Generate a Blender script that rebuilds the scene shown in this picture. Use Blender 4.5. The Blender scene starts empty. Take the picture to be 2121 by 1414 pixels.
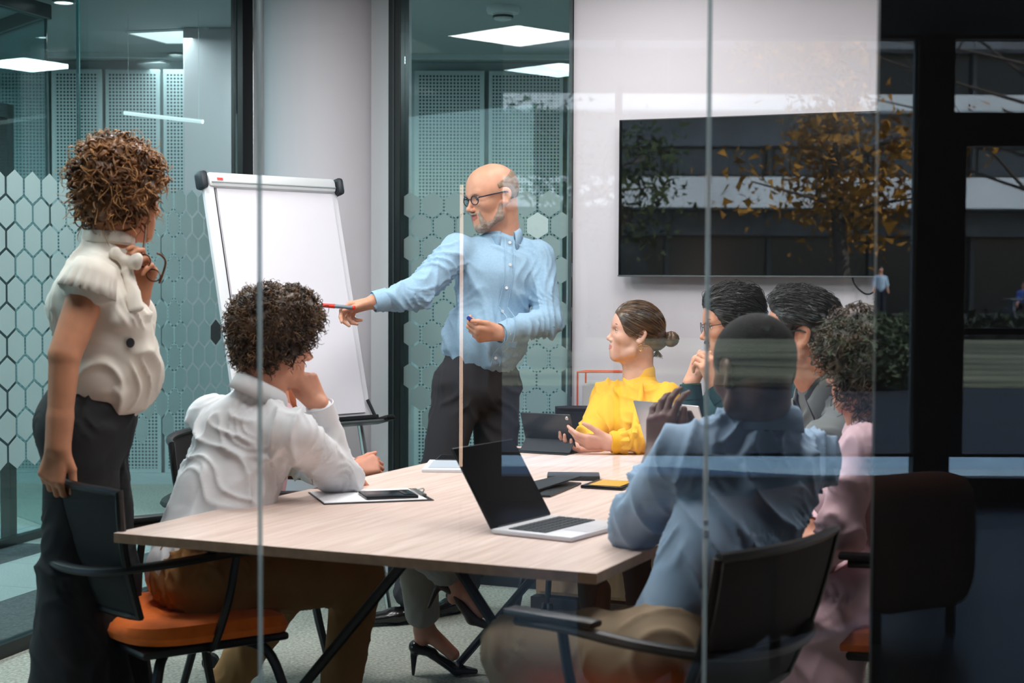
import bpy, bmesh, math, random
import numpy as np
from mathutils import Vector, Matrix, Euler

random.seed(7)
RNG = np.random.default_rng(11)
SC = bpy.context.scene
COL = SC.collection
PI = math.pi

# ------------------------------------------------------------------ camera
FPX, CAMZ, HOR = 3300.0, 1.36, 573.0
PITCH = math.atan((707.0 - HOR) / FPX)
cam_data = bpy.data.cameras.new('camera')
cam_data.sensor_width = 36.0
cam_data.lens = FPX / 2121.0 * 36.0
cam_data.clip_start = 0.02
cam_data.clip_end = 400
cam = bpy.data.objects.new('camera', cam_data)
COL.objects.link(cam)
cam.matrix_world = (Matrix.Translation((0, 0, CAMZ)) @ Matrix.Rotation(PI / 2 - PITCH, 4, 'X')
                    @ Matrix.Rotation(0.0043, 4, 'Z'))
cam_data.dof.use_dof = True
cam_data.dof.focus_distance = 5.9
cam_data.dof.aperture_fstop = 5.0
SC.camera = cam
CM = np.array(cam.matrix_world)

# ------------------------------------------------------------------ sky, sun, exposure
SC.view_settings.view_transform = 'Standard'
SC.view_settings.look = 'None'
SC.view_settings.exposure = 0.0
SC.view_settings.gamma = 1.0
SC.view_settings.use_curve_mapping = False
try:
    SC.cycles.use_denoising = True
    SC.cycles.transparent_max_bounces = 32
    SC.cycles.max_bounces = 9
    SC.cycles.diffuse_bounces = 4
    SC.cycles.glossy_bounces = 5
    SC.cycles.sample_clamp_indirect = 4.0
    SC.cycles.caustics_reflective = False
    SC.cycles.caustics_refractive = False
except Exception:
    pass
world = bpy.data.worlds.new('sky')
SC.world = world
world.use_nodes = True
wn = world.node_tree
bg = wn.nodes['Background']
sky = wn.nodes.new('ShaderNodeTexSky')
sky.sky_type = 'NISHITA'
sky.sun_disc = False
sky.sun_elevation = math.radians(42)
sky.sun_rotation = math.radians(0)
wn.links.new(sky.outputs[0], bg.inputs[0])
bg.inputs[1].default_value = 0.62
sun_d = bpy.data.lights.new('sun', 'SUN')
sun_d.energy = 20.0
sun_d.angle = math.radians(0.6)
sun_d.color = (1.0, 0.95, 0.88)
sun = bpy.data.objects.new('sun', sun_d)
COL.objects.link(sun)
sun.rotation_euler = Vector((-0.75, -0.32, -0.60)).to_track_quat('-Z', 'Y').to_euler()

CEIL = 2.72          # ceiling height of the office
GLASS_Y = 2.70       # front glass of the meeting room


def area_light(name, loc, sx, sy, power, color=(1, 1, 1), rot=(0, 0, 0)):
    d = bpy.data.lights.new(name, 'AREA')
    d.shape = 'RECTANGLE'
    d.size, d.size_y = sx, sy
    d.energy = power
    d.color = color
    o = bpy.data.objects.new(name, d)
    COL.objects.link(o)
    o.location = loc
    o.rotation_euler = rot
    o['kind'] = 'helper'
    return o


WARM = (1.0, 0.962, 0.945)
for (lx, ly, w_) in [(-0.75, 3.5, 21), (0.75, 3.5, 15), (-0.5, 5.0, 22), (0.9, 5.0, 22), (0.3, 6.0, 13), (-1.35, 5.6, 27)]:
    area_light('ceiling_lamp_light', (lx, ly, CEIL - 0.03), 0.55, 0.55, w_, WARM)
for (lx, ly, w_) in [(-2.05, 9.0, 14), (-2.1, 10.15, 6), (-1.02, 8.5, 36), (1.7, 8.8, 40), (-3.3, 6.2, 70), (-3.7, 8.3, 80), (-2.2, 4.4, 30)]:  # lamps at the visible ceiling panels, plus unseen fill lights added to brighten the corridor
    area_light('corridor_area_light', (lx, ly, CEIL - 0.03), 0.5, 0.5, w_, (0.86, 0.97, 1.0))


area_light('sofa_fill_light', (1.6, -1.4, 2.78), 0.6, 0.6, 20, (1.0, 0.70, 0.52))  # unseen warm fill light, added to brighten the sofa's mirror image


def ray(px, py):
    d = np.array([(px - 1060.5) / FPX, (707.0 - py) / FPX, -1.0])
    return CM[:3, :3] @ d


def P(px, py, y):
    """the point seen at pixel (px, py) whose world Y is y"""
    d = ray(px, py)
    return np.array([0, 0, CAMZ]) + d * (y / d[1])


def G(px, py, h):
    """the point seen at pixel (px, py) on the level z = h"""
    d = ray(px, py)
    return np.array([0, 0, CAMZ]) + d * ((h - CAMZ) / d[2])


# ------------------------------------------------------------------ materials
def lin(c):
    r = []
    for v in c[:3]:
        v = v / 255.0
        r.append(v / 12.92 if v <= 0.04045 else ((v + 0.055) / 1.055) ** 2.4)
    return tuple(r) + (1.0,)


MATS = {}


def mat(name, rgb, rough=0.6, metal=0.0, bump=None, var=None, spec=0.4, sheen=0.0, sss=0.0, emit=None, stretch=(1, 1, 1), coat=0.0):
    if name in MATS:
        return MATS[name]
    m = bpy.data.materials.new(name)
    m.use_nodes = True
    nt = m.node_tree
    b = nt.nodes['Principled BSDF']
    col = lin(rgb)
    b.inputs['Base Color'].default_value = col
    b.inputs['Roughness'].default_value = rough
    b.inputs['Metallic'].default_value = metal
    b.inputs['Specular IOR Level'].default_value = spec
    if coat:
        b.inputs['Coat Weight'].default_value = coat
        b.inputs['Coat Roughness'].default_value = 0.05
    if sheen:
        b.inputs['Sheen Weight'].default_value = sheen
    if sss:
        b.inputs['Subsurface Weight'].default_value = sss
        b.inputs['Subsurface Radius'].default_value = (0.9, 0.35, 0.2)
        b.inputs['Subsurface Scale'].default_value = 0.012
    if emit:
        b.inputs['Emission Color'].default_value = tuple(emit[:3]) + (1,)
        b.inputs['Emission Strength'].default_value = emit[3]
    tc = nt.nodes.new('ShaderNodeTexCoord')
    mp = nt.nodes.new('ShaderNodeMapping')
    mp.inputs['Scale'].default_value = stretch
    nt.links.new(tc.outputs['Object'], mp.inputs['Vector'])
    if var:
        sc_, amt = var[0], var[1]
        n = nt.nodes.new('ShaderNodeTexNoise')
        n.inputs['Scale'].default_value = sc_
        n.inputs['Detail'].default_value = 5
        nt.links.new(mp.outputs[0], n.inputs['Vector'])
        r = nt.nodes.new('ShaderNodeValToRGB')
        r.color_ramp.elements[0].position = 0.3
        r.color_ramp.elements[1].position = 0.72
        r.color_ramp.elements[0].color = tuple(max(0, c * (1 - amt)) for c in col[:3]) + (1,)
        c2 = lin(var[2]) if len(var) > 2 else tuple(min(1, c * (1 + amt)) for c in col[:3]) + (1,)
        r.color_ramp.elements[1].color = c2
        nt.links.new(n.outputs[0], r.inputs[0])
        nt.links.new(r.outputs[0], b.inputs['Base Color'])
    if bump:
        n = nt.nodes.new('ShaderNodeTexNoise')
        n.inputs['Scale'].default_value = bump[0]
        n.inputs['Detail'].default_value = 4
        nt.links.new(mp.outputs[0], n.inputs['Vector'])
        bp = nt.nodes.new('ShaderNodeBump')
        bp.inputs['Strength'].default_value = bump[1]
        bp.inputs['Distance'].default_value = bump[2] if len(bump) > 2 else 0.002
        nt.links.new(n.outputs[0], bp.inputs['Height'])
        nt.links.new(bp.outputs[0], b.inputs['Normal'])
    MATS[name] = m
    return m


def glass_mat(name, tint, ior=1.5, rough=0.0, frost=0.0, frost_col=(0.5, 0.6, 0.6)):
    m = bpy.data.materials.new(name)
    m.use_nodes = True
    nt = m.node_tree
    nt.nodes.clear()
    out = nt.nodes.new('ShaderNodeOutputMaterial')
    tr = nt.nodes.new('ShaderNodeBsdfTransparent')
    tr.inputs[0].default_value = tuple(tint) + (1,)
    gl = nt.nodes.new('ShaderNodeBsdfGlossy')
    gl.inputs['Roughness'].default_value = rough
    # Schlick's law, the same for both faces of the sheet
    f0 = ((ior - 1) / (ior + 1)) ** 2
    lw = nt.nodes.new('ShaderNodeLayerWeight')
    pw_ = nt.nodes.new('ShaderNodeMath')
    pw_.operation = 'POWER'
    pw_.inputs[1].default_value = 5.0
    fr = nt.nodes.new('ShaderNodeMath')
    fr.operation = 'MULTIPLY_ADD'
    fr.inputs[1].default_value = 1 - f0
    fr.inputs[2].default_value = f0
    nt.links.new(lw.outputs['Facing'], pw_.inputs[0])
    nt.links.new(pw_.outputs[0], fr.inputs[0])
    mx = nt.nodes.new('ShaderNodeMixShader')
    nt.links.new(fr.outputs[0], mx.inputs[0])
    nt.links.new(tr.outputs[0], mx.inputs[1])
    nt.links.new(gl.outputs[0], mx.inputs[2])
    last = mx
    if frost:
        df = nt.nodes.new('ShaderNodeBsdfDiffuse')
        df.inputs[0].default_value = tuple(frost_col) + (1,)
        tl = nt.nodes.new('ShaderNodeBsdfTranslucent')
        tl.inputs[0].default_value = tuple(frost_col) + (1,)
        m1 = nt.nodes.new('ShaderNodeMixShader')
        m1.inputs[0].default_value = 0.5
        nt.links.new(df.outputs[0], m1.inputs[1])
        nt.links.new(tl.outputs[0], m1.inputs[2])
        m2 = nt.nodes.new('ShaderNodeMixShader')
        m2.inputs[0].default_value = frost
        nt.links.new(mx.outputs[0], m2.inputs[1])
        nt.links.new(m1.outputs[0], m2.inputs[2])
        last = m2
    nt.links.new(last.outputs[0], out.inputs[0])
    MATS[name] = m
    return m


# ------------------------------------------------------------------ object helpers
def tag(o, label=None, cat=None, group=None, kind=None):
    if label:
        o['label'] = label
    if cat:
        o['category'] = cat
    if group:
        o['group'] = group
    if kind:
        o['kind'] = kind
    return o


def empty(name, loc=(0, 0, 0), rz=0.0):
    o = bpy.data.objects.new(name, None)
    o.empty_display_size = 0.1
    o.location = loc
    o.rotation_euler = (0, 0, rz)
    COL.objects.link(o)
    return o


def thing(name, label, cat, loc=(0, 0, 0), rz=0.0, group=None):
    return tag(empty(name, tuple(float(v) for v in loc), rz), label, cat, group)


def np_mesh(name, verts, faces, m=None, parent=None, smooth=True, world_coords=False):
    me = bpy.data.meshes.new(name)
    if isinstance(faces, np.ndarray):
        k_ = faces.shape[1]
        me.vertices.add(len(verts))
        me.vertices.foreach_set('co', np.asarray(verts, np.float32).ravel())
        me.loops.add(faces.size)
        me.loops.foreach_set('vertex_index', faces.astype(np.int32).ravel())
        me.polygons.add(len(faces))
        me.polygons.foreach_set('loop_start', (np.arange(len(faces)) * k_).astype(np.int32))
        me.update(calc_edges=True)
    else:
        me.from_pydata(np.asarray(verts, dtype=float).tolist(), [], faces)
    ms = m if isinstance(m, (list, tuple)) else [m]
    for k in ms:
        if k:
            me.materials.append(k)
    if smooth:
        me.polygons.foreach_set('use_smooth', [True] * len(me.polygons))
    o = bpy.data.objects.new(name, me)
    COL.objects.link(o)
    if parent is not None:
        o.parent = parent
        if world_coords:      # vertices were given in world space; undo the parent's placement
            inv = parent_matrix(parent).inverted()
            me.transform(inv)
    me.update()
    return o


def parent_matrix(o):
    mt = Matrix.LocRotScale(o.location, o.rotation_euler, o.scale)
    return parent_matrix(o.parent) @ mt if o.parent else mt


def copy_tree(o, parent=None):
    c = o.copy()
    COL.objects.link(c)
    c.parent = parent
    for ch in [x for x in COL.objects if x.parent == o]:
        copy_tree(ch, c)
    return c


class MB:
    """collects shapes, links them as one mesh object"""

    def __init__(self):
        self.v, self.f, self.fm, self.mi = [], [], [], 0
        self.n = 0

    def add(self, v, f):
        v = np.asarray(v, dtype=float)
        self.v.append(v)
        for q in f:
            self.f.append([i + self.n for i in q])
            self.fm.append(self.mi)
        self.n += len(v)
        return self

    def box(self, c, s, R=None, bev=0.0):
        c, h = np.asarray(c, float), np.asarray(s, float) / 2
        if bev <= 0:
            v = np.array([[x, y, z] for x in (-1, 1) for y in (-1, 1) for z in (-1, 1)]) * h
            f = [(0, 1, 3, 2), (4, 6, 7, 5), (0, 4, 5, 1), (2, 3, 7, 6), (0, 2, 6, 4), (1, 5, 7, 3)]
        else:
            bm = bmesh.new()
            bmesh.ops.create_cube(bm, size=1)
            bmesh.ops.scale(bm, vec=tuple(h * 2), verts=bm.verts)
            bmesh.ops.bevel(bm, geom=list(bm.edges), offset=min(bev, min(h) * 0.95), segments=2, affect='EDGES', profile=0.5)
            v = np.array([list(x.co) for x in bm.verts])
            f = [[x.index for x in q.verts] for q in bm.faces]
            bm.free()
        if R is not None:
            v = v @ np.asarray(R).T
        return self.add(v + c, f)

    def tube(self, pts, r, n=8, caps=True, flat=1.0):
        pts = np.asarray(pts, float)
        m = len(pts)
        r = np.full(m, r) if np.isscalar(r) else np.asarray(r, float)
        T = np.gradient(pts, axis=0)
        T /= np.linalg.norm(T, axis=1)[:, None] + 1e-12
        up = np.array([0, 0, 1.0]) if abs(T[0][2]) < 0.9 else np.array([1.0, 0, 0])
        vs = []
        N = np.cross(T[0], up)
        N /= np.linalg.norm(N)
        for i in range(m):
            N = N - T[i] * np.dot(N, T[i])
            N /= np.linalg.norm(N) + 1e-12
            B = np.cross(T[i], N)
            for k in range(n):
                a = 2 * PI * k / n
                vs.append(pts[i] + r[i] * (math.cos(a) * N + math.sin(a) * B * flat))
        f = []
        for i in range(m - 1):
            for k in range(n):
                k2 = (k + 1) % n
                f.append((i * n + k, i * n + k2, (i + 1) * n + k2, (i + 1) * n + k))
        if caps:
            f.append(tuple(range(n))[::-1])
            f.append(tuple((m - 1) * n + k for k in range(n)))
        return self.add(vs, f)

    def lathe(self, prof, c=(0, 0, 0), n=20, R=None):
        vs, f = [], []
        for (r, z) in prof:
            for k in range(n):
                a = 2 * PI * k / n
                vs.append((r * math.cos(a), r * math.sin(a), z))
        vs = np.array(vs)
        if R is not None:
            vs = vs @ np.asarray(R).T
        m = len(prof)
        for i in range(m - 1):
            for k in range(n):
                k2 = (k + 1) % n
                f.append((i * n + k, i * n + k2, (i + 1) * n + k2, (i + 1) * n + k))
        f.append(tuple(range(n))[::-1])
        f.append(tuple((m - 1) * n + k for k in range(n)))
        return self.add(vs + np.asarray(c, float), f)

    def prism(self, poly, z0, z1, R=None, c=(0, 0, 0)):
        n = len(poly)
        v = np.array([(x, y, z0) for x, y in poly] + [(x, y, z1) for x, y in poly], float)
        if R is not None:
            v = v @ np.asarray(R).T
        f = [tuple(range(n))[::-1], tuple(range(n, 2 * n))]
        for k in range(n):
            k2 = (k + 1) % n
            f.append((k, k2, n + k2, n + k))
        return self.add(v + np.asarray(c, float), f)

    def use(self, i):
        self.mi = i
        return self

    def build(self, name, m, parent=None, smooth=False, wc=False):
        o = np_mesh(name, np.concatenate(self.v), self.f, m, parent, False, wc)
        if any(self.fm):
            o.data.polygons.foreach_set('material_index', self.fm)
        if smooth:
            o.data.polygons.foreach_set('use_smooth', [True] * len(o.data.polygons))
            try:
                o.data.set_sharp_from_angle(angle=math.radians(40))
            except Exception:
                pass
        return o


def nrm(v):
    v = np.asarray(v, float)
    return v / (np.linalg.norm(v) + 1e-12)


def frame(fwd, up):
    """columns: forward, left, up"""
    f = nrm(fwd)
    l = nrm(np.cross(up, f))
    return np.stack([f, l, np.cross(f, l)], axis=1)


def bez(pts, n=16):
    """Catmull-Rom through pts"""
    pts = [np.asarray(p, float) for p in pts]
    p = [2 * pts[0] - pts[1]] + pts + [2 * pts[-1] - pts[-2]]
    out = []
    for i in range(1, len(p) - 2):
        for k in range(n):
            t = k / n
            out.append(0.5 * ((2 * p[i]) + (-p[i - 1] + p[i + 1]) * t + (2 * p[i - 1] - 5 * p[i] + 4 * p[i + 1] - p[i + 2]) * t * t
                              + (-p[i - 1] + 3 * p[i] - 3 * p[i + 1] + p[i + 2]) * t ** 3))
    out.append(pts[-1])
    return np.array(out)


# ------------------------------------------------------------------ noise and implicit surfaces
_LAT = RNG.random((32, 32, 32)).astype(np.float32)


def vnoise(p):
    p = np.asarray(p)
    i = np.floor(p).astype(int)
    f = p - i
    f = f * f * (3 - 2 * f)
    r = 0
    for dx in (0, 1):
        wx = f[..., 0] if dx else 1 - f[..., 0]
        for dy in (0, 1):
            wy = f[..., 1] if dy else 1 - f[..., 1]
            for dz in (0, 1):
                wz = f[..., 2] if dz else 1 - f[..., 2]
                r = r + wx * wy * wz * _LAT[(i[..., 0] + dx) & 31, (i[..., 1] + dy) & 31, (i[..., 2] + dz) & 31]
    return r


class SDF:
    def __init__(self):
        self.p = []

    def cap(self, a, b, ra, rb=None, k=0.02, sub=False):
        rb = ra if rb is None else rb
        a, b = np.asarray(a, float), np.asarray(b, float)
        r = max(ra, rb)
        lo, hi = np.minimum(a, b) - r, np.maximum(a, b) + r
        ab = b - a
        L2 = float(ab @ ab) + 1e-12

        def fn(X, Y, Z):
            x, y, z = X - a[0], Y - a[1], Z - a[2]
            t = np.clip((x * ab[0] + y * ab[1] + z * ab[2]) / L2, 0, 1)
            return np.sqrt((x - t * ab[0]) ** 2 + (y - t * ab[1]) ** 2 + (z - t * ab[2]) ** 2) - (ra + (rb - ra) * t)
        self.p.append((lo, hi, fn, k, sub))
        return self

    def ell(self, c, rad, R=None, k=0.02, sub=False):
        c, rad = np.asarray(c, float), np.asarray(rad, float)
        R = np.eye(3) if R is None else np.asarray(R, float)
        ext = np.sqrt(((R * rad) ** 2).sum(axis=1))
        mn = rad.min()

        def fn(X, Y, Z):
            x, y, z = X - c[0], Y - c[1], Z - c[2]
            u = x * R[0, 0] + y * R[1, 0] + z * R[2, 0]
            v = x * R[0, 1] + y * R[1, 1] + z * R[2, 1]
            w = x * R[0, 2] + y * R[1, 2] + z * R[2, 2]
            k0 = np.sqrt((u / rad[0]) ** 2 + (v / rad[1]) ** 2 + (w / rad[2]) ** 2)
            k1 = np.sqrt((u / rad[0] ** 2) ** 2 + (v / rad[1] ** 2) ** 2 + (w / rad[2] ** 2) ** 2) + 1e-9
            return np.where(k0 < 0.3, (k0 - 1) * mn, k0 * (k0 - 1) / k1)
        self.p.append((c - ext, c + ext, fn, k, sub))
        return self

    def ecap(self, a, b, ra, rb, side, k=0.03, sub=False):
        """tapered capsule of oval section: ra, rb = (half width along side, half depth)"""
        a, b = np.asarray(a, float), np.asarray(b, float)
        ab = b - a
        L2 = float(ab @ ab) + 1e-12
        ax = ab / math.sqrt(L2)
        s = nrm(np.asarray(side, float) - ax * (np.asarray(side, float) @ ax))
        d = np.cross(ax, s)
        r = max(ra + rb)
        lo, hi = np.minimum(a, b) - r, np.maximum(a, b) + r
        L = math.sqrt(L2)

        def fn(X, Y, Z):
            x, y, z = X - a[0], Y - a[1], Z - a[2]
            t0 = (x * ax[0] + y * ax[1] + z * ax[2])
            t = np.clip(t0 / L, 0, 1)
            w = t0 - t * L
            u = x * s[0] + y * s[1] + z * s[2]
            v = x * d[0] + y * d[1] + z * d[2]
            ru = ra[0] + (rb[0] - ra[0]) * t
            rv = ra[1] + (rb[1] - ra[1]) * t
            rw = np.minimum(ru, rv)
            k0 = np.sqrt((u / ru) ** 2 + (v / rv) ** 2 + (w / rw) ** 2)
            k1 = np.sqrt((u / ru ** 2) ** 2 + (v / rv ** 2) ** 2 + (w / rw ** 2) ** 2) + 1e-9
            return np.where(k0 < 0.3, (k0 - 1) * rw, k0 * (k0 - 1) / k1)
        self.p.append((lo, hi, fn, k, sub))
        return self

    def mesh(self, h, disp=None):
        add = [q for q in self.p if not q[4]]
        lo = np.min([q[0] for q in add], axis=0) - 4 * h
        hi = np.max([q[1] for q in add], axis=0) + 4 * h
        dim = np.ceil((hi - lo) / h).astype(int) + 1
        BIG = 0.1
        V = np.full(dim, BIG, np.float32)
        ax = [(lo[i] + h * np.arange(dim[i])).astype(np.float32) for i in range(3)]
        for (l, u, fn, k, sub) in self.p:
            mg = max(k, 2.5 * h) + 0.004
            i0 = np.clip(np.floor((l - mg - lo) / h).astype(int), 0, dim)
            i1 = np.clip(np.ceil((u + mg - lo) / h).astype(int) + 1, 0, dim)
            if np.any(i1 <= i0):
                continue
            sl = tuple(slice(i0[j], i1[j]) for j in range(3))
            X = ax[0][sl[0]][:, None, None]
            Y = ax[1][sl[1]][None, :, None]
            Z = ax[2][sl[2]][None, None, :]
            d = fn(X, Y, Z).astype(np.float32)
            o = V[sl]
            if sub:
                kk = max(k, 1e-5)
                hh = np.clip(0.5 - 0.5 * (o + d) / kk, 0, 1)
                V[sl] = o * (1 - hh) + (-d) * hh + kk * hh * (1 - hh)
            else:
                kk = max(k, 1e-5)
                hh = np.clip(0.5 + 0.5 * (o - d) / kk, 0, 1)
                V[sl] = o * (1 - hh) + d * hh - kk * hh * (1 - hh)
        return surface_nets(V, lo, h, disp)


def surface_nets(V, lo, h, disp=None):
    S = V < 0
    nx, ny, nz = V.shape
    c = S[:-1, :-1, :-1].astype(np.int8)
    tot = np.zeros((nx - 1, ny - 1, nz - 1), np.int8)
    for dx in (0, 1):
        for dy in (0, 1):
            for dz in (0, 1):
                tot += S[dx:nx - 1 + dx, dy:ny - 1 + dy, dz:nz - 1 + dz]
    act = (tot > 0) & (tot < 8)
    idx = np.argwhere(act)
    vid = np.full(act.shape, -1, np.int32)
    vid[act] = np.arange(len(idx))
    # np.argwhere and boolean fill share C order
    acc = np.zeros((len(idx), 3))
    cnt = np.zeros(len(idx))
    cor = [(a, b, d) for a in (0, 1) for b in (0, 1) for d in (0, 1)]
    val = {q: V[idx[:, 0] + q[0], idx[:, 1] + q[1], idx[:, 2] + q[2]] for q in cor}
    for q in cor:
        for axn in range(3):
            if q[axn] == 0:
                q2 = list(q)
                q2[axn] = 1
                q2 = tuple(q2)
                a, b = val[q], val[q2]
                m = (a < 0) != (b < 0)
                t = np.where(m, a / np.where(m, a - b, 1), 0)
                pt = np.tile(np.array(q, float), (len(idx), 1))
                pt[:, axn] = t
                acc += pt * m[:, None]
                cnt += m
    verts = (idx + acc / np.maximum(cnt, 1)[:, None]) * h + lo
    faces = []
    # edges along each axis
    for axn in range(3):
        sl0 = [slice(None)] * 3
        sl1 = [slice(None)] * 3
        sl0[axn] = slice(0, -1)
        sl1[axn] = slice(1, None)
        A, B = S[tuple(sl0)], S[tuple(sl1)]
        e = np.argwhere(A != B)
        o1, o2 = [(1, 2), (2, 0), (0, 1)][axn]
        e = e[(e[:, o1] > 0) & (e[:, o2] > 0) & (e[:, o1] < V.shape[o1] - 1) & (e[:, o2] < V.shape[o2] - 1)]
        if not len(e):
            continue
        flip = A[e[:, 0], e[:, 1], e[:, 2]]
        q = []
        for (s1, s2) in ((0, 0), (-1, 0), (-1, -1), (0, -1)):
            ee = e.copy()
            ee[:, o1] += s1
            ee[:, o2] += s2
            q.append(vid[ee[:, 0], ee[:, 1], ee[:, 2]])
        q = np.stack(q, axis=1)
        q[~flip] = q[~flip][:, ::-1]
        faces.append(q[:, ::-1] if False else q)
    faces = np.concatenate(faces)
    faces = faces[(faces >= 0).all(axis=1)]
    # light relaxation keeps it smooth
    if disp is not None:
        n = vnormals(verts, faces)
        verts = verts + n * disp(verts, n)[:, None]
    return verts, faces


def vnormals(v, f):
    n = np.zeros_like(v)
    fn_ = np.cross(v[f[:, 2]] - v[f[:, 0]], v[f[:, 3]] - v[f[:, 1]])
    for k in range(4):
        np.add.at(n, f[:, k], fn_)
    return n / (np.linalg.norm(n, axis=1)[:, None] + 1e-12)


def folds(amp=0.006, scale=14.0, seed=0, dirv=(0.4, 0.3, 1.0), stretch=0.28, spots=()):
    """cloth creases: ridged noise drawn out along dirv, stronger around the listed spots"""
    F = frame(dirv, (0.3, 1, 0.1))

    def fn(v, n):
        q = (v - v.mean(axis=0)) @ F
        out = 0
        for (k, fr_, am, ss) in ((0, 0.8, 0.9, 0.0), (1, 1.3, 0.75, 5.3), (2, 2.2, 0.40, 9.1)):
            w = vnoise(v * (3.2 + 2.5 * k) + 3.1 + seed + ss)
            w2 = vnoise(v * (2.4 + 1.5 * k) + 17.7 + seed * 2 + ss)
            ang = (w2 - 0.5) * 3.0 + k * 0.7
            lat = q[:, 1] * np.cos(ang) + q[:, 2] * np.sin(ang) + q[:, 0] * stretch
            ph = lat * scale * fr_ * 2.2 + w * 8.0
            mk = np.clip((vnoise(v * (6.5 + 3 * k) + 40 + seed + ss) - 0.38) * 4.0, 0, 1)
            out = out + am * ((1 - np.abs(np.sin(ph))) ** 1.7 * 1.25 - 0.30) * mk
        g = np.full(len(v), 0.75)
        for (c, rr, gain) in spots:
            g += gain * np.exp(-((v - np.asarray(c)) ** 2).sum(1) / rr ** 2)
        return amp * g * out * 1.15
    return fn


def tubes(paths, radii, n=4):
    """many strands at once: paths (N, M, 3), radii (N, M)"""
    N, M, _ = paths.shape
    T = np.gradient(paths, axis=1)
    T /= np.linalg.norm(T, axis=2)[..., None] + 1e-12
    ref = np.array([0.31, 0.52, 0.79])
    A = np.cross(T, ref)
    A /= np.linalg.norm(A, axis=2)[..., None] + 1e-9
    B = np.cross(T, A)
    ang = 2 * PI * np.arange(n) / n
    v = (paths[:, :, None] + radii[:, :, None, None] * (np.cos(ang)[None, None, :, None] * A[:, :, None]
                                                        + np.sin(ang)[None, None, :, None] * B[:, :, None]))
    v = v.reshape(-1, 3)
    base = (np.arange(N) * M * n)[:, None, None] + (np.arange(M - 1) * n)[None, :, None]
    k = np.arange(n)
    k2 = (k + 1) % n
    f = np.stack([base + k, base + k2, base + n + k2, base + n + k], axis=-1).reshape(-1, 4)
    return v, f
# ------------------------------------------------------------------ people
def loc2w(c, R, s, p):
    return np.asarray(c) + s * (np.asarray(p, float) @ R.T)


def head_sdf(S, c, R, s=1.0, female=False, neck=None, neck_r=0.056, smile=False):
    W = lambda *p: loc2w(c, R, s, p)
    e = lambda p, r, k=0.02, sub=False, Rl=None: S.ell(W(*p), np.array(r) * s, R if Rl is None else R @ Rl, k * s, sub)
    cp = lambda a, b, ra, rb, k=0.012, sub=False: S.cap(W(*a), W(*b), ra * s, rb * s, k * s, sub)
    e((-0.006, 0, 0.036), (0.097, 0.077, 0.089))
    e((0.040, 0, 0.030), (0.058, 0.064, 0.074), 0.03)             # forehead
    e((0.040, 0, -0.034), (0.052, 0.056, 0.070), 0.03)             # mid face
    jw = 0.050 if female else 0.055
    for y in (1, -1):
        cp((0.004, y * jw, -0.040), (0.020, y * jw * 0.97, -0.068), 0.014, 0.013, 0.02)
        cp((0.020, y * jw * 0.97, -0.068), (0.070, y * 0.017, -0.096), 0.013, 0.014, 0.022)
        e((0.062, y * 0.042, -0.018), (0.026, 0.021, 0.020), 0.02)   # cheekbone
    e((0.074, 0, -0.092), (0.020, 0.024, 0.018), 0.02)
    e((0.070, 0, -0.060), (0.030, 0.034, 0.030), 0.02)
    br = 0.008 if female else 0.011
    cp((0.078, 0.040, 0.027), (0.088, 0.010, 0.024), br, br, 0.014)
    cp((0.078, -0.040, 0.027), (0.088, -0.010, 0.024), br, br, 0.014)
    for y in (1, -1):                                              # eye sockets, lids
        e((0.097, y * 0.031, 0.008), (0.016, 0.017, 0.012), 0.012, True)
        e((0.0765, y * 0.031, 0.0085), (0.0130, 0.0150, 0.0118), 0.004)
    nl = 0.112 if female else 0.118
    cp((0.086, 0, 0.016), (nl - 0.006, 0, -0.022), 0.0055, 0.0078, 0.010)
    e((nl - 0.004, 0, -0.026), (0.0095, 0.0095, 0.0085), 0.008)
    for y in (1, -1):
        e((nl - 0.014, y * 0.0115, -0.031), (0.0095, 0.0065, 0.0065), 0.006)
        e((nl - 0.010, y * 0.006, -0.038), (0.004, 0.003, 0.003), 0.002, True)
    w_ = 0.024 if smile else 0.020
    for (zz, xx, rr) in ((-0.0535, 0.0975, 0.0046), (-0.0636, 0.0960, 0.0058)):
        for y in (1, -1):
            up = 0.005 if smile else 0.0
            cp((xx - 0.012, y * w_, (zz - 0.0585) * 0.4 + (-0.035) + up * 1.0), (xx, 0, zz), rr * 0.55, rr, 0.006)
    cp((0.103, 0.018, -0.0585), (0.103, -0.018, -0.0585), 0.0012, 0.0012, 0.003, True)
    for y in (1, -1):                                              # ears
        t = math.radians(14)
        Rl = np.array(Matrix.Rotation(-y * 0.35, 3, 'Z') @ Matrix.Rotation(-t, 3, 'Y'))
        es = 0.86 if female else 1.0
        e((-0.010, y * 0.079, -0.002), (0.0175 * es, 0.0075, 0.030 * es), 0.005, False, Rl)
        e((-0.0105, y * 0.079, 0.009), (0.0195 * es, 0.0072, 0.020 * es), 0.004, False, Rl)
        e((-0.006, y * 0.0865, 0.002), (0.0105 * es, 0.006, 0.017 * es), 0.003, True, Rl)
        cp((0.004, y * 0.073, -0.022), (-0.002, y * 0.077, -0.026), 0.008, 0.008, 0.006)
    nk = W(-0.030, 0, -0.045)
    if neck is not None:
        S.cap(nk, neck, neck_r * s * 0.97, neck_r * s * 1.08, 0.03)
        S.cap(W(0.015, 0, -0.075), neck + R[:, 0] * 0.02, 0.035 * s, 0.045 * s, 0.03)


def lip_mask(v, c, R, s):
    q = (v - c) @ R / s
    return (np.abs(q[:, 1]) < 0.021) & (q[:, 0] > 0.086) & (q[:, 2] > -0.0705 + 0.35 * np.abs(q[:, 1])) & (q[:, 2] < -0.0480 - 0.2 * np.abs(q[:, 1]))


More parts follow.
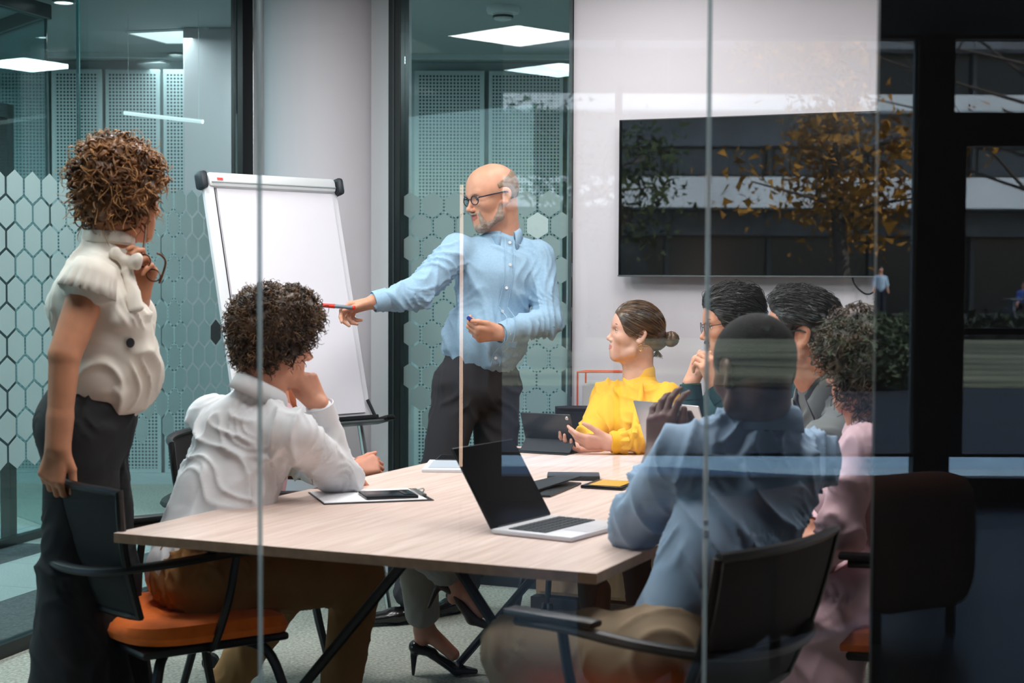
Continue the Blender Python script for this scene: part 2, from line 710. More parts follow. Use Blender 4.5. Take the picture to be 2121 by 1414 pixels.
FL = [(0.043, 0.026, 0.021), (0.047, 0.030, 0.022), (0.043, 0.028, 0.021), (0.034, 0.021, 0.019)]


def hand_sdf(S, w, d, n, right=True, curl=(0.5, 0.6, 0.4), spread=0.10, thumb=(0.6, 0.6, 0.0), s=1.0, fcurl=None, tcurl=0.35):
    """w wrist, d finger direction, n back of the hand; returns joints"""
    d = nrm(d)
    n = nrm(np.asarray(n, float) - d * (np.asarray(n, float) @ d))
    t = np.cross(n, d) * (1 if right else -1)
    out = {}
    lat = [0.028, 0.0095, -0.0095, -0.0275]
    ln = [0.086, 0.089, 0.084, 0.076]
    for i in range(4):
        k = w + s * (d * ln[i] + t * lat[i])
        S.cap(w + s * (t * lat[i] * 0.55 + d * 0.004 - n * 0.002), k - s * n * 0.003, 0.0155 * s, 0.0125 * s, 0.012)
        sp = spread * (1.5 - i) / 1.5
        dd = nrm(d + t * sp)
        p = k
        a = 0.0
        js = [p]
        cc = (fcurl[i] if fcurl else curl)
        for j in range(3):
            a += cc[j]
            dv = dd * math.cos(a) - n * math.sin(a)
            q = p + s * dv * FL[i][j]
            r0 = (0.0098, 0.0086, 0.0078)[j] * (0.9 if i == 3 else 1)
            r1 = (0.0086, 0.0078, 0.0064)[j] * (0.9 if i == 3 else 1)
            S.cap(p, q, r0 * s, r1 * s, 0.0035)
            p = q
            js.append(p)
        out[i] = js
    tb = w + s * (d * 0.018 + t * 0.022 - n * 0.008)
    td = nrm(t * thumb[0] + d * thumb[1] - n * thumb[2])
    p = tb
    js = [p]
    cx = nrm(d - td * (d @ td))
    for j, (L, r0, r1) in enumerate(((0.040, 0.0165, 0.0120), (0.034, 0.0115, 0.0098), (0.027, 0.0098, 0.0075))):
        a = (0, tcurl, tcurl * 1.7)[j]
        q = p + s * L * (td * math.cos(a) + cx * math.sin(a))
        S.cap(p, q, r0 * s, r1 * s, 0.008 if j == 0 else 0.004)
        p = q
        js.append(p)
    out['t'] = js
    out['palm'] = w + s * (d * 0.055 - n * 0.02)
    return out


SKIN = {}


def skin(tone):
    key = 'skin_%d_%d_%d' % tone
    return mat(key, tone, rough=0.48, spec=0.35, sss=0.12, var=(26, 0.10), bump=(160, 0.10, 0.001))


def ring_path(c, R, rx, ry, a0=0, a1=2 * PI, n=28, dz=None):
    a = np.linspace(a0, a1, n)
    z = np.zeros(n) if dz is None else dz(a)
    return np.asarray(c) + np.stack([rx * np.cos(a), ry * np.sin(a), z], 1) @ np.asarray(R).T


class Human:
    def __init__(self, label, base, group=None):
        self.root = thing('person', label, 'person', base, 0, group)
        self.S = SDF()

    # --- J: joints in world space
    def core(self, J, arms=True):
        S = self.S
        side = J['shL'] - J['shR']
        S.ecap(J['pelvis'], J['waist'], (0.11, 0.08), (0.10, 0.075), side)
        S.ecap(J['waist'], J['chest'], (0.10, 0.075), (0.12, 0.08), side)
        S.ecap(J['chest'], J['neck'], (0.11, 0.07), (0.045, 0.045), side)
        S.cap(J['chest'] * 0.3 + J['shR'] * 0.7, J['chest'] * 0.3 + J['shL'] * 0.7, 0.04, 0.04, 0.03)
        for q in 'RL':
            if arms and 'el' + q in J:
                r = J.get('arm' + q, (0.034, 0.031, 0.024, 0.020))
                S.cap(J['chest'] * 0.15 + J['sh' + q] * 0.85, J['el' + q], r[0], r[1], 0.02)
                S.cap(J['el' + q], J['wr' + q], r[2] + 0.006, r[3] + 0.002, 0.006)
                fa = nrm(J['wr' + q] - J['el' + q])
                S.ecap(J['wr' + q] - fa * 0.07, J['wr' + q] + fa * 0.004, (0.028, 0.026), (0.026, 0.020), J.get('wside' + q, np.array([0, 0, 1.0])), 0.02)
        self.J = J

    def head(self, c, fwd, up, s=1.0, **kw):
        self.hc, self.hR, self.hs = np.asarray(c, float), frame(fwd, up), s
        # frame() columns are forward, left, up
        head_sdf(self.S, self.hc, self.hR, s, neck=self.J['neck'], **kw)
        return self

    def hw(self, *p):
        return loc2w(self.hc, self.hR, self.hs, p)

    def hand(self, q, d, n, **kw):
        j = hand_sdf(self.S, self.J['wr' + q], d, n, right=(q == 'R'), **kw)
        setattr(self, 'hand' + q, j)
        return j

    def finish_body(self, tone, lips=(176, 110, 98), h=0.0034, extra=None):
        v, f = self.S.mesh(h)
        o = np_mesh('body', v, f, [skin(tone), mat('lips_%d' % lips[0], lips, rough=0.4, sss=0.1)], self.root, True, True)
        mk = lip_mask(v[f].mean(axis=1), self.hc, self.hR, self.hs)
        o.data.polygons.foreach_set('material_index', mk.astype(np.int32))
        self.body = o
        return o

    def face(self, brow=(60, 45, 35), iris=(60, 40, 28), gaze=(1, 0, 0), closed=False, brow_r=0.0028):
        for y in (1, -1):
            mb = MB()
            n = 14
            R = np.eye(3)
            g = nrm(self.hR @ nrm(gaze))
            F = frame(g, self.hR[:, 2])
            c = self.hw(0.0785, y * 0.031, 0.0085)
            Rl = np.stack([F[:, 1], F[:, 2], F[:, 0]], 1)
            r = 0.0122 * self.hs
            prof = lambda a0, a1, k: [(r * math.sin(a), r * math.cos(a)) for a in np.linspace(a0, a1, k)]
            mb.use(2).lathe(prof(0.01, 0.20, 3), c, n, Rl)
            mb.use(1).lathe(prof(0.20, 0.50, 3), c, n, Rl)
            mb.use(0).lathe(prof(0.50, 2.4, 7), c, n, Rl)
            if not closed:
                mb.build('eye', [mat('eye_white', (225, 222, 216), 0.2), mat('iris', iris, 0.2), mat('pupil', (10, 9, 8), 0.1)], self.root, True, True)
                lid = [self.hw(0.0790 + 0.0125 * math.cos(t * 0.95), y * 0.031 + 0.0128 * math.sin(t), 0.0085 + 0.0042 * math.cos(t)) for t in np.linspace(-1.25, 1.25, 9)]
                MB().tube(lid, 0.0011 * self.hs, 5).build('eyelash', mat('lash', (30, 22, 18), 0.8), self.root, True, True)
            bp = [self.hw(0.0975 - 0.35 * abs(t) ** 1.6 * 0.03, y * (0.013 + 0.036 * t), 0.029 + 0.006 * math.sin(t * 2.2)) for t in np.linspace(0, 1, 8)]
            bp = [b for b in bp]
            MB().tube(bp, np.array([0.6, 1, 1.1, 1.1, 1, 0.9, 0.7, 0.3]) * brow_r * self.hs, 6, flat=1.2).build('eyebrow', mat('brow_%d' % brow[0], brow, 0.9), self.root, True, True)

    # --- clothes
    def shirt(self, J, m, tw=(0.165, 0.125), ww=(0.150, 0.115), hw=(0.168, 0.130), sleeve=(0.060, 0.052, 0.048, 0.036), hem=None, seed=0,
              amp=0.007, h=0.007, sleeves='RL', bust=0.0, shoulder=0.062, name='shirt', cuff=True, neck_r=(0.075, 0.066), stop=None, spots_extra=(), belly=0.0, hang=0.0, slim=0.90):
        S = SDF()
        side = nrm(J['shL'] - J['shR'])
        tw, ww, hw = [(q[0] * slim, q[1] * slim) for q in (tw, ww, hw)]
        sleeve = tuple(q * slim for q in sleeve)
        shoulder = shoulder * slim * 0.92
        hem = J['pelvis'] if hem is None else hem
        fw = nrm(np.cross(side, nrm(J['neck'] - J['waist'])))       # forward
        S.ecap(hem, J['waist'], hw, ww, side, 0.06)
        S.ecap(J['waist'], J['chest'], ww, tw, side, 0.06)
        S.ecap(J['chest'], J['neck'] - nrm(J['neck'] - J['chest']) * 0.03, (tw[0] * 0.93, tw[1] * 0.9), neck_r, side, 0.05)
        if bust:
            for y in (1, -1):
                S.ell(J['chest'] + fw * (tw[1] * 0.62) + side * y * 0.072 - np.array([0, 0, 0.04]), (0.068 + bust * 0.3, 0.068, 0.072), None, 0.05)
        if belly:
            S.ell(J['waist'] + fw * belly, (0.12, 0.12, 0.13), None, 0.06)
        spots = []
        for q in 'RL':
            S.cap(J['chest'] * 0.40 + J['sh' + q] * 0.60 + np.array([0, 0, 0.0]), J['sh' + q], shoulder + 0.004, shoulder, 0.055)
            S.cap(J['neck'] * 0.75 + J['sh' + q] * 0.25 - np.array([0, 0, 0.035]), J['sh' + q] - np.array([0, 0, 0.012]), 0.040, 0.040, 0.03)
            if q in sleeves:
                S.cap(J['sh' + q], J['el' + q], sleeve[0], sleeve[1], 0.02)
                e_ = J['wr' + q] if stop is None or q not in stop else J['el' + q] + (J['wr' + q] - J['el' + q]) * stop[q]
                S.cap(J['el' + q], e_ - nrm(e_ - J['el' + q]) * 0.025, sleeve[2], sleeve[3], 0.018)
                if hang:
                    S.cap(J['el' + q] - np.array([0, 0, hang]), (J['el' + q] + e_) / 2 - np.array([0, 0, hang * 0.6]), sleeve[2] * 0.7, sleeve[3] * 0.7, 0.04)
                spots += [(J['el' + q], 0.11, 0.9), (J['sh' + q] + (J['chest'] - J['sh' + q]) * 0.3 - np.array([0, 0, 0.06]), 0.09, 0.5)]
        spots += [(J['waist'], 0.2, 0.5)] + list(spots_extra)
        v, f = S.mesh(h, folds(amp, 15, seed, nrm(J['shR'] - J['pelvis']) + side * 0.3, 0.3, spots))
        o = np_mesh(name, v, f, m, self.root, True, True)
        if cuff:
            for q in sleeves:
                e_ = J['wr' + q] if stop is None or q not in stop else J['el' + q] + (J['wr' + q] - J['el' + q]) * stop[q]
                d = nrm(e_ - J['el' + q])
                F = frame(d, (0.1, 0.2, 1))
                R = np.stack([F[:, 1], F[:, 2], F[:, 0]], 1)
                r = sleeve[3] + 0.002
                MB().lathe([(r * 0.86, -0.056), (r * 1.02, -0.054), (r * 1.0, -0.03), (r * 0.97, 0), (r * 0.92, 0.001), (r * 0.86, -0.004), (r * 0.80, -0.03), (r * 0.8, -0.05)], e_, 22, R).build('cuff', m, self.root, True, True)
        self.shirt_o = o
        self.fw, self.side = fw, side
        return o

    def trousers(self, J, m, hipw=(0.165, 0.125), th=(0.088, 0.066), sh=(0.062, 0.052), seed=3, amp=0.006, h=0.0085, name='trousers', top=None, flare=None, k=0.04):
        S = SDF()
        side = nrm(J['hipL'] - J['hipR'])
        S.ell(J['pelvis'], (hipw[0], hipw[1], 0.12), np.stack([side, nrm(np.cross((0, 0, 1), side)), [0, 0, 1]], 1), 0.05)
        if top is not None:
            S.ecap(J['pelvis'], top, hipw, (hipw[0] * 0.85, hipw[1] * 0.86), side, 0.05)
        spots = []
        for q in 'RL':
            S.cap(J['hip' + q], J['kn' + q], th[0], th[1], k)
            S.cap(J['kn' + q], J['an' + q], sh[0], sh[1], 0.03)
            spots += [(J['kn' + q], 0.13, 0.8), (J['hip' + q], 0.16, 0.6), (J['an' + q], 0.1, 0.5)]
        v, f = S.mesh(h, folds(amp, 12, seed, (0.2, 0.3, 1), 0.35, spots))
        return np_mesh(name, v, f, m, self.root, True, True)

    def leather_shoe(self, toe_dir, ankle, m, L=0.27, name='shoe', h=0.005):
        """a lace-up style shoe on the floor below the ankle"""
        S = SDF()
        d = nrm([toe_dir[0], toe_dir[1], 0])
        a = np.array([ankle[0], ankle[1], 0.0])
        z = lambda t, zz: a + d * t + np.array([0, 0, zz])
        sd = np.cross((0, 0, 1), d)
        S.ecap(z(-0.04, 0.038), z(0.06, 0.036), (0.036, 0.034), (0.040, 0.030), sd, 0.02)
        S.ecap(z(0.06, 0.034), z(L - 0.10, 0.028), (0.042, 0.028), (0.034, 0.020), sd, 0.02)
        S.cap(z(-0.02, 0.05), z(-0.02, 0.10), 0.036, 0.037, 0.03)
        v, f = S.mesh(h)
        v[:, 2] = np.maximum(v[:, 2], 0.004)
        return np_mesh(name, v, f, m, self.root, True, True)

    # --- collars: a band and two pointed leaves around the neck
    def collar(self, m, c, R, r=(0.068, 0.062), hgt=0.035, leaf=0.06, open_=0.5, name='collar'):
        """R columns: forward, left, up of the neck opening"""
        n = 30
        vs, f = [], []
        a = np.linspace(open_, 2 * PI - open_, n)
        lay = [(0.0, 1.0), (hgt, 0.90), (hgt + 0.003, 0.93), (hgt * 0.9, 1.02), (-0.002 * 0, 1.16)]
        for (zz, k) in lay:
            for t in a:
                e = math.exp(-((min(t, 2 * PI - t) - open_) / 0.35) ** 2)
                x, y = r[0] * k * math.cos(t), r[1] * k * math.sin(t)
                z = zz - (0.012 + (leaf - 0.01) * (1 if k > 1.1 else 0.1 if k > 1 else 0)) * e - 0.028 * (math.cos(t) + 1) / 2
                if k > 1.1:
                    x += 0.012 * e
                vs.append((x, y, z))
        for i in range(len(lay) - 1):
            for k in range(n - 1):
                f.append((i * n + k, i * n + k + 1, (i + 1) * n + k + 1, (i + 1) * n + k))
        v = np.asarray(c) + np.array(vs) @ np.asarray(R).T
        o = np_mesh(name, v, f, m, self.root, True, True)
        md = o.modifiers.new('s', 'SOLIDIFY')
        md.thickness = 0.0022
        return o

    # --- hair
    def scalp(self, th, cuts, extra=(), name='hair', m=None, disp=None, h=0.0045, k=0.02, smooth_k=0.015, build=True):
        S = SDF()
        s, R = self.hs, self.hR
        e = lambda p, r, kk=0.02, sub=False: S.ell(self.hw(*p), np.array(r) * s, R, kk * s, sub)
        e((-0.006, 0, 0.036), (0.097 + th, 0.077 + th, 0.089 + th))
        e((0.030, 0, 0.036), (0.062 + th, 0.066 + th, 0.076 + th), 0.02)
        for q in extra:
            if q[0] == 'cap':
                S.cap(self.hw(*q[1]), self.hw(*q[2]), q[3] * s, q[4] * s, q[5] * s)
            else:
                e(q[1], q[2], q[3])
        for (p, r) in cuts:
            e(p, r, smooth_k, True)
        v, f = S.mesh(h, disp)
        if build:
            o = np_mesh(name, v, f, m, self.root, True, True)
            return o, v, f
        return None, v, f

    def curls(self, v, f, n, length, rad, r, m, name='curls', seed=1, outward=0.5, drop=0.5, turns=2.2, jitter=0.01):
        rg = np.random.default_rng(seed)
        nn = vnormals(v, f)
        ix = rg.choice(len(v), n)
        p0, n0 = v[ix], nn[ix]
        M = 13
        t = np.linspace(0, 1, M)[None, :, None]
        rd = rg.normal(size=(n, 3))
        tang = rd - n0 * (rd * n0).sum(1)[:, None]
        tang /= np.linalg.norm(tang, axis=1)[:, None]
        g = np.array([0, 0, -1.0])
        L = length * rg.uniform(0.6, 1.25, (n, 1, 1))
        base = p0[:, None] - n0[:, None] * 0.004 + L * t * (n0[:, None] * outward + tang[:, None] * 0.5) + L * t * t * g * drop
        A = np.cross(tang, n0)
        tw = turns * rg.uniform(0.7, 1.3, (n, 1, 1))
        ph = rg.uniform(0, 6.28, (n, 1, 1))
        R_ = rad * rg.uniform(0.6, 1.3, (n, 1, 1)) * (0.4 + 0.6 * t)
        sgn = rg.choice([-1, 1], (n, 1, 1))
        path = base + R_ * (np.cos(2 * PI * tw * t + ph) * A[:, None] + np.sin(sgn * (2 * PI * tw * t) + ph) * n0[:, None])
        rr = r * (1 - 0.6 * t[..., 0] ** 2) * rg.uniform(0.6, 1.2, (n, 1))
        vv, ff = tubes(path, rr, 4)
        return np_mesh(name, vv, ff, m, self.root, True, True)

    def strands(self, v, f, n, length, flow, m, r=0.0011, name='strands', seed=2, lift=0.002, wob=0.004, keep=None, M=9, grav=0.0):
        """flow(local points) -> local direction; strands run over the hair surface"""
        rg = np.random.default_rng(seed)
        nn = vnormals(v, f)
        loc = (v - self.hc) @ self.hR / self.hs
        ids = np.arange(len(v)) if keep is None else np.where(keep(loc))[0]
        ix = rg.choice(ids, n)
        p = v[ix].copy()
        path = [p + nn[ix] * lift * 0.2]
        L = length * rg.uniform(0.6, 1.3, (n, 1)) / (M - 1)
        cen = self.hc + self.hR @ np.array([-0.006, 0, 0.036]) * self.hs
        ra = np.array([0.103, 0.083, 0.095]) * self.hs
        q0 = (p - cen) @ self.hR / ra
        rad = np.linalg.norm(q0, axis=1)[:, None]
        wv = rg.normal(size=(n, 3)) * wob
        for i in range(1, M):
            lc = (p - self.hc) @ self.hR / self.hs
            d = flow(lc)
            d = d / (np.linalg.norm(d, axis=1)[:, None] + 1e-9)
            dn = (lc - np.array([-0.006, 0, 0.036]))
            dn /= np.linalg.norm(dn, axis=1)[:, None]
            d = d - dn * (d * dn).sum(1)[:, None]
            d /= np.linalg.norm(d, axis=1)[:, None] + 1e-9
            p = p + (d @ self.hR.T) * L
            q = (p - cen) @ self.hR / ra
            q = q / np.linalg.norm(q, axis=1)[:, None] * rad
            p = cen + (q * ra) @ self.hR.T
            path.append(p + wv * math.sin(i / (M - 1) * PI) + nn[ix] * lift * math.sin(i / (M - 1) * PI))
        path = np.stack(path, 1)
        t = np.linspace(0, 1, M)[None]
        rr = r * (1 - 0.7 * t ** 2) * rg.uniform(0.6, 1.2, (n, 1))
        vv, ff = tubes(path, rr, 3)
        return np_mesh(name, vv, ff, m, self.root, True, True)

    def glasses(self, m, rim=0.0016, lens=(0.023, 0.018), temple=0.0022, tint=None, z=0.006, x=0.103, rnd=True):
        g = empty('eyeglasses')
        g.parent = self.root
        # kept in world space below the person
        inv = parent_matrix(self.root).inverted()
        g.matrix_local = inv
        for y in (1, -1):
            pts = []
            for a in np.linspace(0, 2 * PI, 25):
                ca, sa = math.cos(a), math.sin(a)
                e = 1.0 if rnd else 0.7
                px_ = math.copysign(abs(ca) ** e, ca) * lens[0]
                pz_ = math.copysign(abs(sa) ** e, sa) * lens[1]
                pts.append(self.hw(x - abs(px_ + y * 0.031 * 1) * 0.10 * 1, y * 0.033 + px_, z + pz_))
            MB().tube(pts, rim * self.hs, 6, caps=False).build('rim', m, g, True)
            pane = MB()
            pane.add(pts[:-1], [tuple(range(24))])
            pane.build('lens', MATS['lens_glass'], g)
            MB().tube([self.hw(x - 0.010, y * (0.033 + lens[0]), z + lens[1] * 0.5), self.hw(x - 0.02, y * 0.071, z + lens[1] * 0.5),
                       self.hw(0.0, y * 0.083, z + 0.012), self.hw(-0.018, y * 0.085, z + 0.006), self.hw(-0.035, y * 0.080, z - 0.018)],
                      temple * self.hs, 6).build('temple', m, g, True)
        MB().tube([self.hw(x - 0.001, 0.012, z + 0.004), self.hw(x + 0.004, 0, z + 0.008), self.hw(x - 0.001, -0.012, z + 0.004)], rim * self.hs, 6).build('bridge', m, g, True)
        return g


def button(root, c, n, m, r=0.0055, name='button'):
    F = frame(n, (0.1, 0.3, 1))
    R = np.stack([F[:, 1], F[:, 2], F[:, 0]], 1)
    MB().lathe([(r * 0.9, 0), (r, 0.001), (r, 0.002), (r * 0.8, 0.0028), (r * 0.3, 0.0022)], c, 12, R).build(name, m, root, True, True)


def surf(o_world_pts, origin, d):
    """furthest vertex along d close to the line origin + t d"""
    v = o_world_pts
    q = v - origin
    t = q @ d
    off = np.linalg.norm(q - t[:, None] * d, axis=1)
    mk = off < 0.016
    if not mk.any():
        return origin
    i = np.argmax(np.where(mk, t, -9))
    return origin + d * t[i]
# ------------------------------------------------------------------ structure
CEIL = 2.75
M_white = mat('painted_wall', (214, 209, 215), 0.55, bump=(90, 0.06, 0.001))
M_column = mat('column_paint', (214, 214, 218), 0.5)
M_black = mat('black_frame', (16, 19, 21), 0.35)
M_dark = mat('dark_partition', (5, 8, 10), 0.6)
M_ceil = mat('ceiling_paint', (150, 160, 162), 0.8)
M_loungeceil = mat('dark_soffit', (10, 12, 14), 0.8)
M_carpet = mat('speckled_carpet', (160, 164, 154), 0.95, var=(85, 0.42), bump=(200, 0.7, 0.004))
M_carpet2 = mat('carpet_tile_light', (158, 166, 163), 0.95, var=(150, 0.2), bump=(300, 0.4, 0.003))
M_carpet3 = mat('carpet_tile_dark', (78, 84, 86), 0.95, var=(85, 0.5), bump=(300, 0.4, 0.003))
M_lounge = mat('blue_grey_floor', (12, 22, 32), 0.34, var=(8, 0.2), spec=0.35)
M_front = glass_mat('front_glass', (0.985, 0.995, 0.995), ior=1.62)
M_teal = glass_mat('teal_glass', (0.83, 0.915, 0.92), ior=1.50)
M_film = glass_mat('frosted_film', (0.70, 0.84, 0.84), ior=1.4, rough=0.25, frost=0.72, frost_col=(0.50, 0.60, 0.60))
M_film_light = glass_mat('frosted_film_light', (0.8, 0.9, 0.9), ior=1.4, rough=0.3, frost=0.8, frost_col=(0.80, 0.88, 0.87))
M_film_dark = mat('dark_film', (52, 60, 60), 0.4)
glass_mat('lens_glass', (0.97, 0.98, 0.99), ior=1.5)


def struct(mb, name, m, smooth=False, parent=None):
    o = mb.build(name, m, parent, smooth)
    if parent is None:
        o['kind'] = 'structure'
    return o


def seg_box(A, B, z0, z1, th, off=0.0):
    """box standing on the plan line A-B; off shifts it to the left of A->B"""
    A, B = np.array([A[0], A[1], 0.0]), np.array([B[0], B[1], 0.0])
    d = nrm(B - A)
    n = np.array([-d[1], d[0], 0])
    c = (A + B) / 2 + n * off + np.array([0, 0, (z0 + z1) / 2])
    R = np.stack([d, n, [0, 0, 1]], 1)
    return c, (np.linalg.norm(B - A), th, z1 - z0), R


def add_seg(mb, A, B, z0, z1, th, off=0.0, bev=0.0):
    c, s, R = seg_box(A, B, z0, z1, th, off)
    mb.box(c, s, R, bev)
    return mb


def hit(px, A, u):
    """plan point where the sight line through column px meets the line A + t u"""
    d = ray(px, HOR)
    d = d[:2] / d[1]
    # d * t = A + s u
    M = np.array([[d[0], -u[0]], [d[1], -u[1]]])
    t, s = np.linalg.solve(M, np.array(A, float))
    return d * t


BU = np.array([1.0, -0.42]) / math.hypot(1, 0.42)
LU = np.array([0.29, 1.0]) / math.hypot(0.29, 1)
CORNER = np.array([-1.2707, 7.5017])
bk = lambda px: hit(px, CORNER, BU)
lf = lambda px: hit(px, CORNER, LU)
BN = np.array([BU[1], -BU[0]])      # from the back wall into the room
BN = BN if BN[1] < 0 else -BN

struct(MB().box((0.3, (GLASS_Y - 0.02 + 7.6) / 2 + 2.2, -0.06), (13, 9.4, 0.12)), 'floor', M_carpet)
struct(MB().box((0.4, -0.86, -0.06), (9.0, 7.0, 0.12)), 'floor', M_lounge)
struct(MB().box((0.3, 7.2, CEIL + 0.1), (13, 9.0, 0.2)), 'ceiling', M_ceil)
struct(MB().box((0.4, -0.85, 2.92), (9.0, 7.1, 0.2)), 'ceiling', M_loungeceil)

# back wall of the meeting room, right of the glass; a stub and the round column left of it
pR = bk(1186)
wb = MB()
add_seg(wb, pR, pR + BU * 2.9, 0, CEIL, 0.14, 0.07)
struct(wb, 'wall_back', M_white)
wb = MB()
add_seg(wb, bk(512), bk(815), 0, CEIL, 0.12, 0.12)
struct(wb, 'wall_back', M_column)
cc = bk(646) - BN * 0.13
struct(MB().lathe([(0.285, 0), (0.285, CEIL)], (cc[0], cc[1], 0), 64), 'column', M_white, True)
struct(MB().box((3.05, 4.65, CEIL / 2), (0.12, 4.1, CEIL)), 'wall_right', M_white)
# narrow dark posts
for k, (a, b) in enumerate([(490, 515), (813, 838)]):
    m_ = MB()
    A, B = bk(a), bk(b)
    add_seg(m_, A, B, 0, CEIL, 0.09, 0.0, 0.004)
    struct(m_, 'trim_%d' % (k + 1), M_black)
    m_ = MB()
    add_seg(m_, A + (B - A) * 0.40 + BN * 0.046, A + (B - A) * 0.52 + BN * 0.046, 0, CEIL, 0.006)
    struct(m_, 'trim_%d' % (k + 3), mat('dark_gasket', (48, 56, 60), 0.5))


def hexpoly(r, n=6):
    return [(r * math.sin(2 * PI * k / n), r * math.cos(2 * PI * k / n)) for k in range(n)]


HEX_ME = {}


def hex_film(parent, A, u, length, z_top, rows, nrm_side, seed, odd_light=(), odd_dark=()):
    """frosted hexagons stuck to a glass wall; each one is a part of the window"""
    RP, CP, r = 0.0957, 0.112, 0.0578
    rg = random.Random(seed)
    n = np.array([-u[1], u[0]]) * nrm_side
    R = Matrix(((u[0], 0, n[0]), (u[1], 0, n[1]), (0, 1, 0)))
    cols = int(length / CP) + 1
    for i in range(rows):
        for j in range(cols):
            t = (j + (0.5 if i % 2 else 0.0)) * CP + 0.03
            if t > length - 0.03:
                continue
            if i == rows - 1 and rg.random() < 0.4:
                continue
            z = z_top - r - i * RP
            key = 'l' if (i, j) in odd_light else 'd' if (i, j) in odd_dark else 'n'
            if key not in HEX_ME:
                mb = MB().prism(hexpoly(r), 0, 0.0012)
                o = mb.build('frosted_hexagon', {'l': M_film_light, 'd': M_film_dark, 'n': M_film}[key])
                HEX_ME[key] = o.data
                bpy.data.objects.remove(o)
            o = bpy.data.objects.new('frosted_hexagon', HEX_ME[key])
            COL.objects.link(o)
            o.parent = parent
            p = A + u * t + n * 0.0065
            o.matrix_local = Matrix.Translation((p[0], p[1], z)) @ R.to_4x4()
            o.scale = (0.97 * CP / 0.1105, 1, 1)
            if key == 'l':
                o['label'] = 'paler frosted hexagon'
            elif key == 'd':
                o['label'] = 'dark hexagon'


# window 1: glass between the post and the white wall
w1 = empty('window_1')
w1['kind'] = 'structure'
A, B = bk(838), bk(1185)
m_ = MB()
add_seg(m_, A, B, 0.05, CEIL, 0.010)
m_.build('pane', M_teal, w1)
m_ = MB()
add_seg(m_, A, B, 0, 0.05, 0.05)
m_.build('frame', M_black, w1)
m_ = MB()
add_seg(m_, B - BU * 0.010, B, 0.05, CEIL, 0.05)
m_.build('frame', mat('grey_gasket', (60, 74, 76), 0.4), w1)
hex_film(w1, A, BU, np.linalg.norm(B - A), 1.735, 11, -1, 3, odd_light={(1, 5)})

# window 2: long glass side wall
w2 = empty('window_2')
w2['kind'] = 'structure'
A2, B2 = np.array([-1.2707, 7.5017]) - LU * 5.0, lf(491)
m_ = MB()
add_seg(m_, A2, lf(165) - LU * 0.004, 0.05, CEIL, 0.010)
m_.build('pane', M_teal, w2)
m_ = MB()
add_seg(m_, lf(165) + LU * 0.004, B2, 0.05, CEIL, 0.010)
m_.build('pane', M_teal, w2)
m_ = MB()
add_seg(m_, lf(165) - LU * 0.004, lf(165) + LU * 0.004, 0.05, CEIL, 0.012)
m_.build('joint', mat('glass_edge', (34, 70, 72), 0.15), w2)
m_ = MB()
add_seg(m_, A2, B2, 0, 0.05, 0.05)
m_.build('frame', M_black, w2)
H0 = lf(-60)
hex_film(w2, H0, LU, np.linalg.norm(B2 - H0), 1.735, 11, -1, 5, odd_dark={(6, 16)})

# front glazing between the lounge and the meeting room
PW = 927 / FPX * GLASS_Y
x0 = ray(538, HOR)[0] / ray(538, HOR)[1] * GLASS_Y
M_joint = glass_mat('glass_joint', (0.62, 0.70, 0.72), ior=1.5, rough=0.2, frost=0.35, frost_col=(0.6, 0.66, 0.68))
xs = [x0 + k * PW for k in range(-2, 6)]
for k in range(len(xs) - 1):
    w = tag(empty('window_%d' % (3 + k)), kind='structure')
    MB().box(((xs[k] + xs[k + 1]) / 2, GLASS_Y, CEIL / 2 + 0.02), (PW - 0.006, 0.012, CEIL - 0.04)).build('pane', M_front, w)
    MB().box((xs[k + 1], GLASS_Y, CEIL / 2 + 0.02), (0.0062, 0.013, CEIL - 0.04)).build('joint', M_joint, w)
    MB().box(((xs[k] + xs[k + 1]) / 2, GLASS_Y, 0.02), (PW, 0.05, 0.04)).build('frame', M_black, w)
    if k == 2:
        for zz in (0.945, 0.925):
            MB().box((xs[k + 1], GLASS_Y - 0.010, zz), (0.008, 0.006, 0.010 if zz > 0.94 else 0.014), None, 0.002).build('clip', mat('steel', (190, 196, 198), 0.25, 1.0), w)
# dark wall standing behind the right end of the front glass
xd = ray(1813, HOR)[0] / ray(1813, HOR)[1] * (GLASS_Y + 0.05)
struct(MB().box(((xd + 5.0) / 2, GLASS_Y + 0.05, CEIL / 2), (5.0 - xd, 0.02, CEIL)), 'wall_front', M_dark)

# ---- corridor behind the glass
YB = 10.4
struct(MB().box((-1.6, YB + 0.10, CEIL / 2), (9.2, 0.12, CEIL)), 'wall_corridor', mat('corridor_wall', (170, 184, 184), 0.7))
mp = bpy.data.materials.new('perforated_sheet')
mp.use_nodes = True
nt = mp.node_tree
bs = nt.nodes['Principled BSDF']
bs.inputs['Roughness'].default_value = 0.6
tc = nt.nodes.new('ShaderNodeTexCoord')
vm = nt.nodes.new('ShaderNodeVectorMath')
vm.operation = 'MODULO'
vm.inputs[1].default_value = (0.0222, 0.0222, 0.0222)
ad = nt.nodes.new('ShaderNodeVectorMath')
ad.operation = 'ADD'
ad.inputs[1].default_value = (22.2, 22.2, 22.2)
su = nt.nodes.new('ShaderNodeVectorMath')
su.operation = 'SUBTRACT'
su.inputs[1].default_value = (0.0111, 0, 0.0111)
ml = nt.nodes.new('ShaderNodeVectorMath')
ml.operation = 'MULTIPLY'
ml.inputs[1].default_value = (1, 0, 1)
le = nt.nodes.new('ShaderNodeVectorMath')
le.operation = 'LENGTH'
lt = nt.nodes.new('ShaderNodeMath')
lt.operation = 'LESS_THAN'
lt.inputs[1].default_value = 0.0071
mc = nt.nodes.new('ShaderNodeMix')
mc.data_type = 'RGBA'
mc.inputs['A'].default_value = lin((176, 190, 190))
mc.inputs['B'].default_value = lin((34, 48, 52))
L_ = nt.links.new
